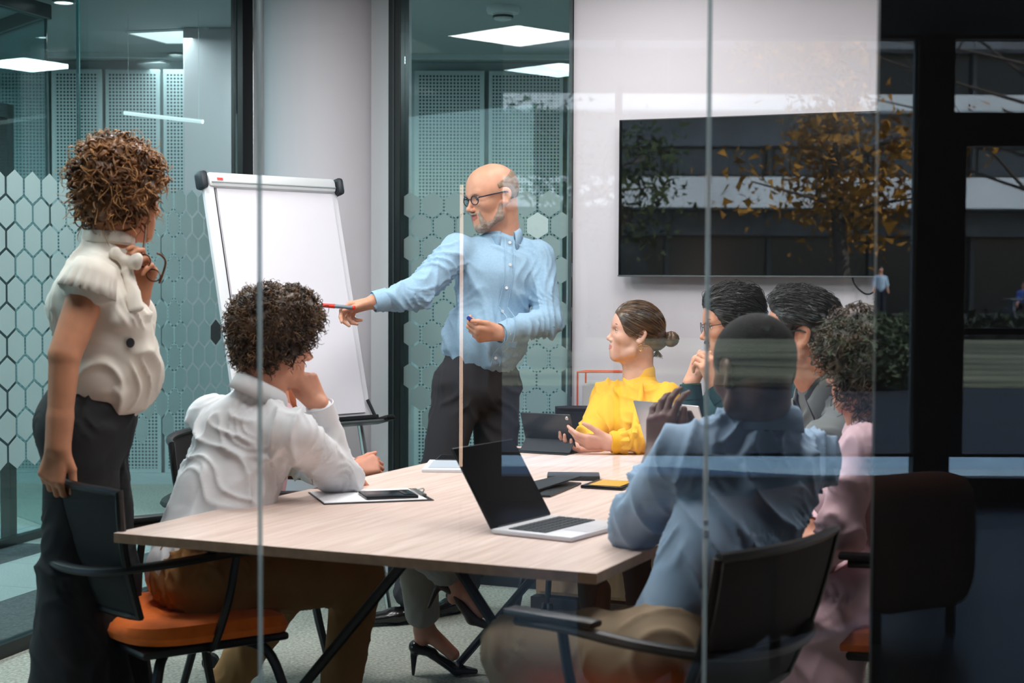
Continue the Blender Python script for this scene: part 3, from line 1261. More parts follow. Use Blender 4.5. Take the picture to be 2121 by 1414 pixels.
L_(tc.outputs['Object'], ad.inputs[0])
L_(ad.outputs[0], vm.inputs[0])
L_(vm.outputs[0], su.inputs[0])
L_(su.outputs[0], ml.inputs[0])
L_(ml.outputs[0], le.inputs[0])
L_(le.outputs['Value'], lt.inputs[0])
L_(lt.outputs[0], mc.inputs['Factor'])
L_(mc.outputs['Result'], bs.inputs['Base Color'])
M_edge = mat('panel_edge', (180, 193, 193), 0.6)
pw = tag(empty('wall_corridor_panelling'), kind='structure')


def perf_panel(x_a, x_b):
    m_ = MB()
    m_.use(1).box((0, 0, 1.38), (x_b - x_a, 0.03, 2.62), None, 0.004)
    m_.use(0).box((0, -0.016, 1.38), (x_b - x_a - 0.05, 0.004, 2.56))
    o = m_.build('perforated_panel', [mp, M_edge], pw)
    o.location = ((x_a + x_b) / 2, YB - 0.02, 0)


sB = FPX / (YB - 0.02)
for a, b in [(-700, -590), (-580, -470), (-460, -350), (-345, -235), (-230, -122), (-118, -8), (-4, 103), (110, 214), (221, 333), (340, 452), (857, 1001), (1010, 1163), (1172, 1300)]:
    perf_panel((a - 1060) / sB, (b - 1060) / sB)
struct(MB().box((-1.6, YB - 0.03, 0.035), (9.2, 0.05, 0.07)), 'baseboard_corridor', M_edge)
# pale column in the corridor beyond the side glass
xa, xb = (380 - 1060) / FPX * 9.0, (560 - 1060) / FPX * 9.0
struct(MB().box(((xa + xb) / 2, 9.2, CEIL / 2), (xb - xa, 0.4, CEIL), None, 0.01), 'column', mat('pale_column', (172, 166, 168), 0.6))
struct(MB().box((-1.6, 10.05, CEIL - 0.015), (9.2, 0.03, 0.03)), 'trim_5', M_edge)
struct(MB().box((-6.0, 7.6, CEIL / 2), (0.12, 6, CEIL)), 'wall_left', M_edge)
struct(MB().box((3.05, 8.65, CEIL / 2), (0.12, 3.9, CEIL)), 'wall_right', M_edge)
# carpet tiles of the corridor
ft = tag(empty('floor_corridor_tiles'), kind='structure')
rg = random.Random(4)
tile_me = {}
for i in range(9):
    for j in range(9):
        q = np.array([-1.2707, 7.5017]) - LU * (3.6 - i * 0.5) + np.array([-LU[1], LU[0]]) * (0.30 + 0.5 * j)
        if q[1] > YB - 0.3:
            continue
        dk = (i * 3 + j * 5) % 7 in (0, 3) or rg.random() < 0.12
        key = dk
        if key not in tile_me:
            o = MB().box((0, 0, 0.003), (0.497, 0.497, 0.006)).build('carpet_tile', M_carpet3 if dk else M_carpet2)
            tile_me[key] = o.data
            bpy.data.objects.remove(o)
        o = bpy.data.objects.new('carpet_tile', tile_me[key])
        COL.objects.link(o)
        o.parent = ft
        o.location = (q[0], q[1], 0)
        o.rotation_euler = (0, 0, math.atan2(LU[1], LU[0]) - PI / 2)

# glazed booth at the far left
GA, GB = G(-260, 1208, 0)[:2], G(103, 1108, 0)[:2]
gu = nrm(GB - GA)
w9 = tag(empty('window_11'), kind='structure')
m_ = MB()
add_seg(m_, GA, GB, 0.04, CEIL - 0.07, 0.010)
m_.build('pane', M_teal, w9)
m_ = MB()
add_seg(m_, GA, GB, 0, 0.045, 0.05)
m_.build('frame', M_black, w9)
m_ = MB()
add_seg(m_, GA, GB, CEIL - 0.07, CEIL, 0.06)
m_.build('frame', M_black, w9)
m_ = MB()
add_seg(m_, GB, GB + np.array([-0.9, 1.2]), 0.04, CEIL - 0.07, 0.010)
m_.build('pane', M_teal, w9)
m_ = MB()
add_seg(m_, GB, GB + np.array([-0.9, 1.2]), CEIL - 0.07, CEIL, 0.06)
m_.build('frame', M_black, w9)
m_ = MB()
add_seg(m_, GB - gu * 0.006, GB + gu * 0.004, 0.0, CEIL, 0.012)
m_.build('joint', MATS['glass_edge'], w9)
d1 = tag(empty('door_1'), kind='structure')
ps = G(38, 1118, 0)[:2]
pq = ps - gu * 0.9
for a_ in (ps, pq):
    m_ = MB()
    add_seg(m_, a_ - gu * 0.06, a_, 0, 2.22, 0.06, 0.035, 0.004)
    m_.build('post', M_black, d1)
m_ = MB()
add_seg(m_, pq, ps, 2.15, 2.22, 0.06, 0.035)
m_.build('rail', M_black, d1)
m_ = MB()
add_seg(m_, pq, ps - gu * 0.06, 0.55, 0.60, 0.04, 0.035)
m_.build('rail', M_black, d1)

# ---- lounge behind the camera (the glass mirrors it)
M_lw = mat('lounge_wall', (38, 36, 36), 0.7)
YW = -4.3
struct(MB().box((-2.12, YW, 1.41), (3.96, 0.16, 2.82)), 'wall_lounge', M_lw)
struct(MB().box((-4.1, -0.85, 1.41), (0.12, 7.0, 2.82)), 'wall_left', M_lw)
struct(MB().box((4.85, -0.85, 1.41), (0.12, 7.0, 2.82)), 'wall_right', M_lw)
struct(MB().box((0.4, 2.60, 2.83), (9.0, 0.30, 0.16)), 'trim_6', M_loungeceil)
ww_ = tag(empty('window_12'), kind='structure')
M_wf = mat('window_frame_black', (9, 11, 12), 0.4)
M_wg = glass_mat('lounge_window_glass', (0.93, 0.97, 1.0), ior=1.3)
def fr(x0, x1, z0, z1, y=YW, d=0.12, m=M_wf, name='frame'):
    return MB().box(((x0 + x1) / 2, y, (z0 + z1) / 2), (x1 - x0, d, z1 - z0), None, 0.004).build(name, m, ww_)
fr(-0.06, 4.8, 0.0, 0.15)
fr(-0.06, 4.8, 0.275, 0.295, d=0.08)
fr(-0.06, 4.8, 2.80, 2.86)
fr(2.44, 2.66, 0, 2.86)
fr(0.62, 0.66, 0.15, 2.86, d=0.08)
fr(-0.14, -0.06, 0, 2.86)
fr(2.66, 4.8, 2.16, 2.36)
fr(2.66, 2.74, 0.295, 2.36, d=0.10)
fr(2.74, 4.8, 1.02, 1.06, d=0.06)
fr(3.9, 4.0, 0.0, 2.86)
fr(2.425, 2.44, 0.3, 2.86, d=0.05, m=mat('pale_reveal', (160, 176, 180), 0.4), name='trim')
MB().box((2.37, YW, 1.5), (4.86, 0.01, 2.6)).build('pane', M_wg, ww_)
# ------------------------------------------------------------------ the garden and the building opposite
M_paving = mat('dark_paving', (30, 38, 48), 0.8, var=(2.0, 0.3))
M_lawn = mat('lawn', (78, 86, 72), 0.95, var=(1.4, 0.75, (132, 134, 110)), bump=(3, 1.0, 0.4), stretch=(0.10, 0.55, 1))
M_plaza = mat('plaza', (84, 86, 88), 0.9, var=(1.5, 0.2))
M_slab = mat('pale_concrete', (218, 226, 230), 0.7, var=(0.6, 0.12))
M_conc = mat('grey_concrete', (104, 110, 116), 0.8, var=(1.0, 0.2))
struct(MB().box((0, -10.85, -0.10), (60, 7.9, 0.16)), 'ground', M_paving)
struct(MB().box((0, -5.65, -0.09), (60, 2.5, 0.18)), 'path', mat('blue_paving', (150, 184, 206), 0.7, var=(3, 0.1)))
struct(MB().box((5, -22.5, -0.09), (70, 15.4, 0.18)), 'lawn', M_lawn)
struct(MB().box((5, -60.0, -0.10), (120, 59.6, 0.18)), 'plaza', M_plaza)
hd = tag(empty('hedge', (0, 0, 0)), 'low dark hedge running along the far edge of the mirrored lawn', 'hedge')
S_ = []
rg2 = np.random.default_rng(5)
mb = MB()
nL = 5200
pc = np.stack([rg2.uniform(-6, 26, nL), -30.6 + rg2.normal(0, 0.22, nL), 0.42 * rg2.random(nL) ** 0.5 + 0.10], 1)
vv = []
for k in range(3):
    vv.append(pc + rg2.normal(0, 0.07, (nL, 3)))
V_ = np.stack(vv, 1).reshape(-1, 3)
F_ = np.arange(nL * 3).reshape(-1, 3)
lv = np_mesh('foliage', V_, F_, mat('hedge_leaf', (34, 48, 34), 0.8), hd, False)
lv['kind'] = 'stuff'
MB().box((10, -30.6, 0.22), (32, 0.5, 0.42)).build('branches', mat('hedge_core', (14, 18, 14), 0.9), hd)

bd = thing('office_building', 'long building with two pale floor bands mirrored above the garden', 'building', (0, -58, 0))
def bpart(name, x0, x1, z0, z1, y0, y1, m):
    return MB().box(((x0 + x1) / 2, (y0 + y1) / 2 + 58, (z0 + z1) / 2), (x1 - x0, y1 - y0, z1 - z0)).build(name, m, bd)
bpart('wall', -30, 45, 0, 14, -60, -57.6, mat('dark_glazing', (22, 28, 32), 0.25))
bpart('floor_band', -30, 45, 4.0, 5.15, -57.8, -54.6, M_slab)
bpart('floor_band', -30, 45, 7.75, 8.35, -57.8, -55.6, M_slab)
bpart('fascia', -30, 45, 6.5, 7.7, -57.8, -56.8, M_conc)
bpart('fascia', -30, 45, 10.2, 12.0, -57.8, -56.4, M_conc)
bpart('soffit_wall', -30, 45, 3.0, 3.95, -57.8, -56.6, M_conc)
for k in range(14):
    bpart('mullion', -18 + k * 4, -17.85 + k * 4, 0, 10.2, -57.6, -57.3, mat('building_mullion', (70, 76, 80), 0.5))
    bpart('window', -17.7 + k * 4, -14.2 + k * 4, 5.4, 6.4, -57.65, -57.5, mat('far_window', (60, 72, 84), 0.15))


def tree(x, y, h, crown, leaf, n, seed, label, spread=1.6, limbs=9):
    rg = np.random.default_rng(seed)
    t = thing('garden_tree', label, 'tree', (x, y, 0), 0)
    mb = MB()
    trunk = bez([(0, 0, 0), (0.06, 0.03, h * 0.3), (-0.05, 0, h * 0.6), (0.02, 0.05, h)], 6)
    mb.tube(trunk, np.linspace(0.16, 0.04, len(trunk)), 8)
    mb.build('trunk', mat('bark', (74, 66, 60), 0.9, bump=(14, 0.6, 0.01)), t, True)
    br = MB()
    tips = []
    for k in range(limbs):
        a, z0 = rg.uniform(0, 6.28), h * rg.uniform(0.35, 0.95)
        L = spread * rg.uniform(0.6, 1.2)
        e = np.array([math.cos(a) * L, math.sin(a) * L, z0 + L * rg.uniform(0.1, 0.7)])
        s = np.array([0, 0, z0])
        mid = (s + e) / 2 + rg.normal(0, 0.15, 3)
        br.tube(bez([s, mid, e], 5), np.linspace(0.05, 0.012, 11), 5)
        tips += [e, mid]
        for q in range(3):
            e2 = mid + rg.normal(0, 0.55, 3) + np.array([0, 0, 0.2])
            br.tube(bez([mid, (mid + e2) / 2 + rg.normal(0, 0.08, 3), e2], 4), np.linspace(0.02, 0.006, 9), 4)
            tips.append(e2)
    br.build('branches', MATS['bark'], t, True)
    if n:
        tips = np.array(tips)
        c = tips[rg.integers(0, len(tips), n)] + rg.normal(0, crown, (n, 3))
        V = (c[:, None] + rg.normal(0, 0.055, (n, 3, 3))).reshape(-1, 3)
        o = np_mesh('foliage', V, np.arange(n * 3).reshape(-1, 3), leaf, t, False)
        o['kind'] = 'stuff'
    return t


LY = mat('autumn_leaf', (150, 106, 34), 0.7, var=(3, 0.35), spec=0.2)
LG = mat('green_leaf', (56, 68, 34), 0.7, var=(3, 0.35), spec=0.2)
tree(4.9, -18.6, 4.6, 0.26, LY, 3800, 1, 'yellow-leaved young tree mirrored over the wall screen')
tree(1.2, -24.0, 4.4, 0.30, LG, 2600, 2, 'olive-green young tree mirrored at the left end of the wall screen')
tree(-3.4, -29.0, 6.4, 0.45, LG, 4000, 3, 'green tree mirrored in the glass behind the bald man', 2.0)
tree(13.4, -36.0, 9.0, 0.4, None, 0, 4, 'bare-branched tree mirrored at the top right corner', 4.6, 22)
# small round shrub and posts by the terrace
sh = thing('garden_shrub', 'round bushy shrub mirrored beside the right-hand dark wall edge', 'shrub', (4.55, -14.4, 0))
c = rg2.normal(0, 1, (5200, 3))
c /= np.linalg.norm(c, axis=1)[:, None]
c = c * np.array([0.85, 0.55, 0.42]) * (0.75 + 0.35 * rg2.random((5200, 1))) + np.array([0, 0, 0.46])
V = (c[:, None] + rg2.normal(0, 0.035, (5200, 3, 3))).reshape(-1, 3)
o = np_mesh('foliage', V, np.arange(15600).reshape(-1, 3), mat('shrub_leaf', (88, 100, 74), 0.8, var=(5, 0.4)), sh, False)
o['kind'] = 'stuff'
MB().tube([(0, 0, 0), (0.02, 0, 0.3), (0, 0.03, 0.6)], 0.05, 6).build('stem', MATS['bark'], sh)

# ------------------------------------------------------------------ ceiling lights of the corridor
M_em = mat('lamp_panel', (255, 255, 255), 0.4, emit=(0.92, 0.98, 1.0, 1.15))
M_em2 = mat('lamp_disc', (255, 255, 255), 0.4, emit=(1, 1, 1, 4.0))
def panel_light(q, label):
    """q: four pixel corners on the ceiling"""
    pts = [G(x, y, CEIL - 0.004) for x, y in q]
    c = sum(pts) / 4
    t = thing('ceiling_light', label, 'ceiling light', c)
    loc = [p - c for p in pts]
    m_ = MB()
    n_ = len(loc)
    m_.add([p + np.array([0, 0, -0.006]) for p in loc] + [p + np.array([0, 0, 0.003]) for p in loc],
           [(0, 1, 2, 3), (7, 6, 5, 4)] + [(k, (k + 1) % 4, 4 + (k + 1) % 4, 4 + k) for k in range(4)])
    m_.build('diffuser', M_em, t)
    fm = MB()
    for k in range(4):
        a, b = loc[k], loc[(k + 1) % 4]
        fm.tube([a, b], 0.010, 4)
    fm.build('frame', M_edge, t)
panel_light([(262, 66), (345, 88), (430, 88), (430, 58)], 'bright square ceiling panel nearest the pale column top')
panel_light([(182, 138), (290, 150), (430, 146), (330, 124)], 'long bright ceiling panel behind the curly-haired standing person')
for (px, py, lab) in [(132, 6, 'round downlight at the top edge, left of the others'), (366, 114, 'small round downlight next to the pale column'),
                      (12, 140, 'small round downlight over the glazed booth')]:
    p = G(px, py, CEIL - 0.01)
    t = thing('downlight', lab, 'ceiling light', (p[0], p[1], CEIL))
    MB().lathe([(0.055, -0.004), (0.060, -0.010), (0.048, -0.012), (0.046, -0.002)], n=24).build('ring', M_edge, t, True)
    MB().lathe([(0.001, -0.009), (0.046, -0.009), (0.046, -0.003), (0.001, -0.003)], n=24).build('lens', M_em2, t, True)
p = G(79, 91, CEIL)
t = thing('cylinder_lamp', 'white cylinder lamp hanging under the corridor ceiling', 'lamp', (p[0], p[1], CEIL))
MB().lathe([(0.001, 0), (0.045, 0), (0.045, -0.125), (0.040, -0.13), (0.036, -0.12), (0.001, -0.12)], n=28).build('housing', mat('lamp_white', (196, 206, 206), 0.5), t, True)
MB().lathe([(0.001, -0.126), (0.036, -0.126), (0.036, -0.121), (0.001, -0.121)], n=28).build('lens', M_em2, t, True)
pa, pb = P(258, 234, 8.6), P(420, 252, 8.4)
t = thing('linear_lamp', 'thin slanted line lamp hanging before the perforated panels', 'lamp', (pa + pb) / 2)
m_ = MB()
dd = (pb - pa) / 2
m_.tube([-dd, dd], 0.012, 6)
m_.build('light_bar', mat('line_glow', (255, 255, 255), emit=(0.9, 0.98, 1, 0.8)), t)
for s_ in (-0.9, 0.9):
    MB().tube([dd * s_, dd * s_ + np.array([0, 0, CEIL - (pa + pb)[2] / 2 - dd[2] * s_ ])], 0.0012, 4).build('wire', M_edge, t)
p = G(1042, 14, CEIL)
t = thing('smoke_detector', 'round white smoke detector on the ceiling behind the glass', 'smoke detector', (p[0], p[1], CEIL))
MB().lathe([(0.001, 0), (0.085, 0), (0.086, -0.02), (0.080, -0.034), (0.001, -0.034)], n=32).build('base', mat('detector_white', (200, 208, 208), 0.5), t, True)
MB().lathe([(0.001, -0.034), (0.052, -0.034), (0.050, -0.050), (0.044, -0.066), (0.020, -0.072), (0.001, -0.072)], n=32).build('sensor', MATS['detector_white'], t, True)
MB().lathe([(0.053, -0.046), (0.0535, -0.050), (0.0535, -0.056), (0.050, -0.057)], n=32).build('vent', M_black, t)
for k, (a, b) in enumerate([((-0.75, 3.5), 0), ((0.75, 3.5), 0), ((-0.5, 5.0), 0), ((0.9, 5.0), 0)]):
    t = tag(empty('ceiling_light', (a[0], a[1], CEIL)), ['ceiling light over the near left table corner', 'ceiling light over the near right table corner', 'ceiling light over the far left of the table', 'ceiling light over the far right of the table'][k], 'ceiling light', 'ceiling lights above the table')
    MB().box((0, 0, -0.006), (0.60, 0.60, 0.010)).build('frame', M_edge, t)
    MB().box((0, 0, -0.014), (0.54, 0.54, 0.006)).build('diffuser', M_em, t)
# ------------------------------------------------------------------ furniture
# table
TZ = 0.74
tA, tB, tD = G(235, 1103, TZ)[:2], G(1236, 1187, TZ)[:2], G(1045, 922, TZ)[:2]
tu = nrm(tB - tA)                      # across
tv = nrm(tD - tA)                      # along
tn = np.array([-tu[1], tu[0]])
tl = np.linalg.norm(tD - tA)
tw_ = np.linalg.norm(tB - tA)
tC = tB + (tD - tA)
table = thing('meeting_table', 'long pale oak meeting table with slanted dark metal legs', 'table', (tA[0], tA[1], 0))
m_oak = bpy.data.materials.new('pale_oak')
m_oak.use_nodes = True
nt = m_oak.node_tree
bs = nt.nodes['Principled BSDF']
bs.inputs['Roughness'].default_value = 0.42
tc = nt.nodes.new('ShaderNodeTexCoord')
mpn = nt.nodes.new('ShaderNodeMapping')
mpn.inputs['Rotation'].default_value = (0, 0, -math.atan2(tv[1], tv[0]))
mp2 = nt.nodes.new('ShaderNodeMapping')
mp2.inputs['Scale'].default_value = (1.3, 26, 26)
nz = nt.nodes.new('ShaderNodeTexNoise')
nz.inputs['Scale'].default_value = 2.2
nz.inputs['Detail'].default_value = 7
nz.inputs['Distortion'].default_value = 0.6
rp = nt.nodes.new('ShaderNodeValToRGB')
rp.color_ramp.elements[0].position, rp.color_ramp.elements[1].position = 0.3, 0.7
rp.color_ramp.elements[0].color, rp.color_ramp.elements[1].color = lin((200, 174, 160)), lin((228, 206, 196))
for a_, b_ in ((tc.outputs['Object'], mpn.inputs[0]), (mpn.outputs[0], mp2.inputs[0]), (mp2.outputs[0], nz.inputs[0]), (nz.outputs[0], rp.inputs[0]), (rp.outputs[0], bs.inputs['Base Color'])):
    nt.links.new(a_, b_)
poly = [p - tA for p in (tA, tB, tC, tD)]
tpo = MB().prism([tuple(p) for p in poly], TZ - 0.024, TZ).build('tabletop', m_oak, table)
tpo.data.materials.append(mat('oak_edge_shaded', (152, 122, 98), 0.5, var=(40, 0.2)))  # same oak as the top, with the edge's shade put into its colour
for p_ in tpo.data.polygons:
    p_.material_index = 0 if abs(p_.normal.z) > 0.5 else 1
bv = tpo.modifiers.new('b', 'BEVEL')
bv.width, bv.segments = 0.0015, 2
M_leg = mat('dark_leg', (24, 22, 22), 0.4)
def tp(u, v, z):
    """point on the table's plan: u metres across, v metres along"""
    q = tA + tu * u + tv * v
    return np.array([q[0], q[1], z])
def tloc(u, v, z):
    return tp(u, v, z) - np.array([tA[0], tA[1], 0])
for (v_, o_) in ((0.42, -0.26), (tl - 0.45, 0.2)):
    for (u_, w_) in ((0.62, -0.02), (0.66, tw_ + 0.0)):
        MB().tube([tloc(u_, v_, TZ - 0.03), tloc(w_ * 0.92 + 0.04, v_, 0.012)], 0.014, 8).build('leg', M_leg, table, True)
    MB().box(tloc(0.64, v_, TZ - 0.035), (0.9, 0.05, 0.02), np.stack([[tu[0], tu[1], 0], [tn[0], tn[1], 0], [0, 0, 1]], 1)).build('leg_bracket', M_leg, table)
MB().tube([tloc(0.64, 0.42, TZ - 0.05), tloc(0.64, tl - 0.45, TZ - 0.05)], 0.018, 8).build('beam', M_leg, table, True)

# chairs
M_orange = mat('orange_fabric', (232, 112, 30), 0.9, sheen=0.1, bump=(260, 0.4, 0.002), var=(30, 0.10))
M_plast = mat('black_plastic', (22, 24, 26), 0.38)
M_mesh = mat('black_mesh_fabric', (30, 31, 33), 0.75, bump=(400, 0.6, 0.002))
M_steel = mat('brushed_steel', (176, 178, 176), 0.28, 1.0)


def grid_sheet(fn, nu, nv, th):
    """fn(u, v) -> point; returns a closed sheet of thickness th as verts, faces"""
    pts = np.array([[fn(i / (nu - 1), j / (nv - 1)) for j in range(nv)] for i in range(nu)])
    du, dv = np.gradient(pts, axis=0), np.gradient(pts, axis=1)
    n = np.cross(du, dv)
    n /= np.linalg.norm(n, axis=2)[..., None] + 1e-12
    a, b = (pts + n * th / 2).reshape(-1, 3), (pts - n * th / 2).reshape(-1, 3)
    N = nu * nv
    f = []
    for i in range(nu - 1):
        for j in range(nv - 1):
            q = (i * nv + j, i * nv + j + 1, (i + 1) * nv + j + 1, (i + 1) * nv + j)
            f.append(q[::-1])
            f.append(tuple(N + k for k in q))
    def edge(seq):
        for a_, b_ in zip(seq[:-1], seq[1:]):
            f.append((a_, b_, N + b_, N + a_))
    edge([i * nv for i in range(nu)][::-1])
    edge([i * nv + nv - 1 for i in range(nu)])
    edge([j for j in range(nv)])
    edge([(nu - 1) * nv + j for j in range(nv)][::-1])
    return np.concatenate([a, b]), f


def make_chair(label, loc, rz, back_tilt=0.22):
    """local: +y is the way the sitter faces"""
    t = thing('meeting_chair', label, 'chair', loc, rz)
    bm = bmesh.new()
    # cushion: rounded square pillow with a waterfall front edge
    n = 24
    vs, f = [], []
    prof = [(0.0, 0.485), (0.5, 0.487), (0.85, 0.483), (0.95, 0.475), (1.0, 0.458), (0.97, 0.440), (0.85, 0.432), (0.0, 0.430)]
    for (k, z) in prof:
        for a in range(48):
            ph = 2 * PI * a / 48
            c, s = math.cos(ph), math.sin(ph)
            e = 0.55
            x = 0.245 * k * math.copysign(abs(c) ** e, c)
            y = 0.235 * k * math.copysign(abs(s) ** e, s)
            vs.append((x, y + 0.01, z - 0.022 * max(0, y / 0.235) ** 3 + 0.012 * (x / 0.245) ** 2 * (k < 0.96)))
    for i in range(len(prof) - 1):
        for a in range(48):
            b = (a + 1) % 48
            f.append((i * 48 + a, (i + 1) * 48 + a, (i + 1) * 48 + b, i * 48 + b))
    MB().add(vs, f).build('seat', M_orange, t, True)
    MB().box((0, 0.0, 0.420), (0.43, 0.41, 0.022), None, 0.009).build('seat_shell', M_plast, t, True)
    def back(u, v):
        x = (u - 0.5) * (0.42 + 0.05 * v)
        z = 0.52 + 0.315 * v
        y = -0.235 - back_tilt * (z - 0.5) + 0.30 * x * x * 2.2 - 0.025 * math.sin(v * PI) * 0.5
        return (x, y, z)
    v, f = grid_sheet(back, 13, 11, 0.006)
    MB().add(v, f).build('backrest', M_mesh, t, True)
    rim = [back(u, 1) for u in np.linspace(0, 1, 13)]
    side1 = [back(1, q) for q in np.linspace(1, 0, 9)][1:]
    bot = [back(u, 0) for u in np.linspace(1, 0, 13)][1:]
    side2 = [back(0, q) for q in np.linspace(0, 1, 9)][1:]
    MB().tube(np.array(rim + side1 + bot + side2), 0.011, 8).build('back_frame', M_plast, t, True)
    # hoop that carries the back and ends in the armrests
    hp = [(-0.275, 0.13, 0.665), (-0.285, 0.0, 0.668), (-0.27, -0.16, 0.655), (-0.17, -0.285, 0.635), (0, -0.325, 0.628), (0.17, -0.285, 0.635), (0.27, -0.16, 0.655), (0.285, 0.0, 0.668), (0.275, 0.13, 0.665)]
    MB().tube(bez(hp, 6), 0.019, 8, flat=0.62).build('arm_hoop', M_plast, t, True)
    for s in (-1, 1):
        MB().box((s * 0.279, 0.045, 0.683), (0.045, 0.22, 0.016), None, 0.007).build('armrest_pad', M_plast, t, True)
        MB().tube(bez([(s * 0.279, 0.02, 0.67), (s * 0.272, 0.0, 0.55), (s * 0.23, -0.02, 0.43), (s * 0.18, -0.02, 0.415)], 5), 0.011, 8).build('arm_support', M_plast, t, True)
    for (sx, sy) in ((-1, 1), (1, 1), (-1, -1), (1, -1)):
        pts = bez([(sx * 0.10, sy * 0.08, 0.412), (sx * 0.19, sy * 0.15, 0.385), (sx * 0.235, sy * 0.19, 0.25), (sx * 0.26, sy * 0.235, 0.082)], 6)
        l = MB().tube(pts, np.linspace(0.015, 0.012, len(pts)), 8).build('leg', M_plast, t, True)
        MB().tube([(sx * 0.26, sy * 0.235, 0.085), (sx * 0.26, sy * 0.235, 0.055)], 0.008, 8).build('caster_fork', M_plast, t, True)
        for o_ in (-0.012, 0.012):
            w = MB().lathe([(0.008, -0.007), (0.026, -0.007), (0.029, -0.003), (0.029, 0.003), (0.026, 0.007), (0.008, 0.007)], (sx * 0.26 + o_, sy * 0.235 + 0.012, 0.0295), 18,
                           [[0, 0, 1], [0, 1, 0], [-1, 0, 0]]).build('caster', M_plast, t, True)
    return t


def face_rz(f):
    return math.atan2(-f[0], f[1])


# ------------------------------------------------------------------ things on the table
M_alu = mat('silver_aluminium', (196, 198, 202), 0.32, 0.85)
M_screen = mat('black_screen', (8, 10, 12), 0.10, spec=0.5)
M_keys = mat('dark_keys', (48, 52, 54), 0.6)
M_lap = mat('silver_deck', (212, 212, 216), 0.42, 0.2)


def laptop(label, c, rz, w=0.305, d=0.212, open_deg=118, screen_mat=None, lid_mat=None):
    """hinge centre c, +y away from the hinge towards the user"""
    t = thing('laptop', label, 'laptop', c, rz)
    MB().box((0, d / 2, 0.007), (w, d, 0.012), None, 0.004).build('base', M_lap, t, True)
    kb = MB().box((0, d * 0.40, 0.0133), (w * 0.86, d * 0.47, 0.0012)).build('keyboard', mat('key_well', (70, 76, 78), 0.6), t)
    mb = MB()
    for i in range(5):
        for j in range(13):
            mb.box((-w * 0.40 + j * w * 0.80 / 12, d * 0.21 + i * d * 0.095, 0.0145), (w * 0.054, d * 0.078, 0.0016))
    mb.build('keys', M_keys, kb)
    MB().box((0, d * 0.82, 0.0132), (w * 0.36, d * 0.30, 0.0008)).build('trackpad', mat('trackpad', (198, 198, 203), 0.35), t)
    a = math.radians(180 - open_deg)
    R = np.array([[1, 0, 0], [0, -math.cos(a), 0 - math.sin(a)], [0, math.sin(a), -math.cos(a)]])
    R = np.array(Matrix.Rotation(-math.radians(open_deg - 90), 3, 'X')) if False else np.array(Matrix.Rotation(math.radians(open_deg - 90), 3, 'X'))
    up = np.array([0, -math.sin(math.radians(open_deg - 90)), math.cos(math.radians(open_deg - 90))])
    nn = np.array([0, math.cos(math.radians(open_deg - 90)), math.sin(math.radians(open_deg - 90))])
    RR = np.stack([[1, 0, 0], nn, up], 1)
    hd_ = d * 0.985
    MB().box(np.array([0, 0, 0.012]) + up * hd_ / 2, (w, 0.006, hd_), RR, 0.0028).build('lid', lid_mat or M_alu, t, True)
    MB().box(np.array([0, 0, 0.012]) + up * hd_ / 2 + nn * 0.0034, (w * 0.985, 0.0012, hd_ * 0.97), RR).build('screen', screen_mat or M_screen, t)
    MB().tube([(-w * 0.4, 0, 0.011), (w * 0.4, 0, 0.011)], 0.0055, 8).build('hinge', M_plast, t, True)
    return t


hl, hr = G(1017, 1106, TZ), G(1140, 1076, TZ)
ax = nrm(hr - hl)
lp_c = (hl + hr) / 2
# +x runs from the left hinge end to the right one as the user sees it mirrored
rz = math.atan2(-ax[1], -ax[0])
laptop('open silver laptop with black screen near the front right table corner', lp_c, math.atan2(ax[1], ax[0]) + PI, w=float(np.linalg.norm(hr - hl)) , d=0.225, open_deg=122, lid_mat=mat('dark_lid', (46, 50, 54), 0.35, 0.6))


def slab(name, label, cat, quad, z0, th, m, bev=0.003, parts=None):
    """flat thing given by four pixel corners on the level z0"""
    pts = [G(x, y, z0)[:2] for x, y in quad]
    c = sum(pts) / 4
    e = pts[1] - pts[0]
    rz_ = math.atan2(e[1], e[0])
    w = (np.linalg.norm(pts[1] - pts[0]) + np.linalg.norm(pts[2] - pts[3])) / 2
    n = np.array([-math.sin(rz_), math.cos(rz_)])
    d = (abs((pts[3] - pts[0]) @ n) + abs((pts[2] - pts[1]) @ n)) / 2
    t = thing(name, label, cat, (c[0], c[1], z0), rz_)
    MB().box((0, 0, th / 2), (w, d, th), None, bev).build('body' if name != 'clipboard' else 'board', m, t, True)
    return t, w, d


M_phone = mat('phone_black', (20, 22, 26), 0.2)
t, w, d = slab('clipboard', 'clipboard with white paper under the white-shirted man\'s elbow', 'clipboard', [(660, 1046), (893, 1037), (862, 1013), (648, 1020)], TZ, 0.003, mat('clipboard_black', (30, 30, 32), 0.4), 0.001)
MB().box((-0.008, 0, 0.0042), (w * 0.93, d * 0.95, 0.0016)).build('paper', mat('white_paper', (236, 236, 240), 0.7), t)
MB().box((w * 0.455, 0, 0.008), (0.018, d * 0.5, 0.008), None, 0.003).build('clip', M_steel, t, True)
MB().tube([(w * 0.47, -d * 0.12, 0.010), (w * 0.495, -d * 0.06, 0.016), (w * 0.50, 0, 0.018), (w * 0.495, d * 0.06, 0.016), (w * 0.47, d * 0.12, 0.010)], 0.002, 6).build('clip_lever', M_steel, t, True)
t, w, d = slab('smartphone', 'black smartphone lying on the clipboard paper', 'phone', [(748, 1036), (858, 1032), (857, 1020), (752, 1022)], TZ + 0.005, 0.009, M_phone)
MB().box((w * 0.36, 0, 0.0100), (w * 0.22, d * 0.8, 0.0016), None, 0.0006).build('camera_bump', M_phone, t, True)
t, w, d = slab('notebook', 'white notebook behind the open laptop, at the left table edge', 'notebook', [(866, 978), (975, 979), (985, 958), (896, 958)], TZ, 0.010, mat('notebook_white', (214, 216, 222), 0.5), 0.002)
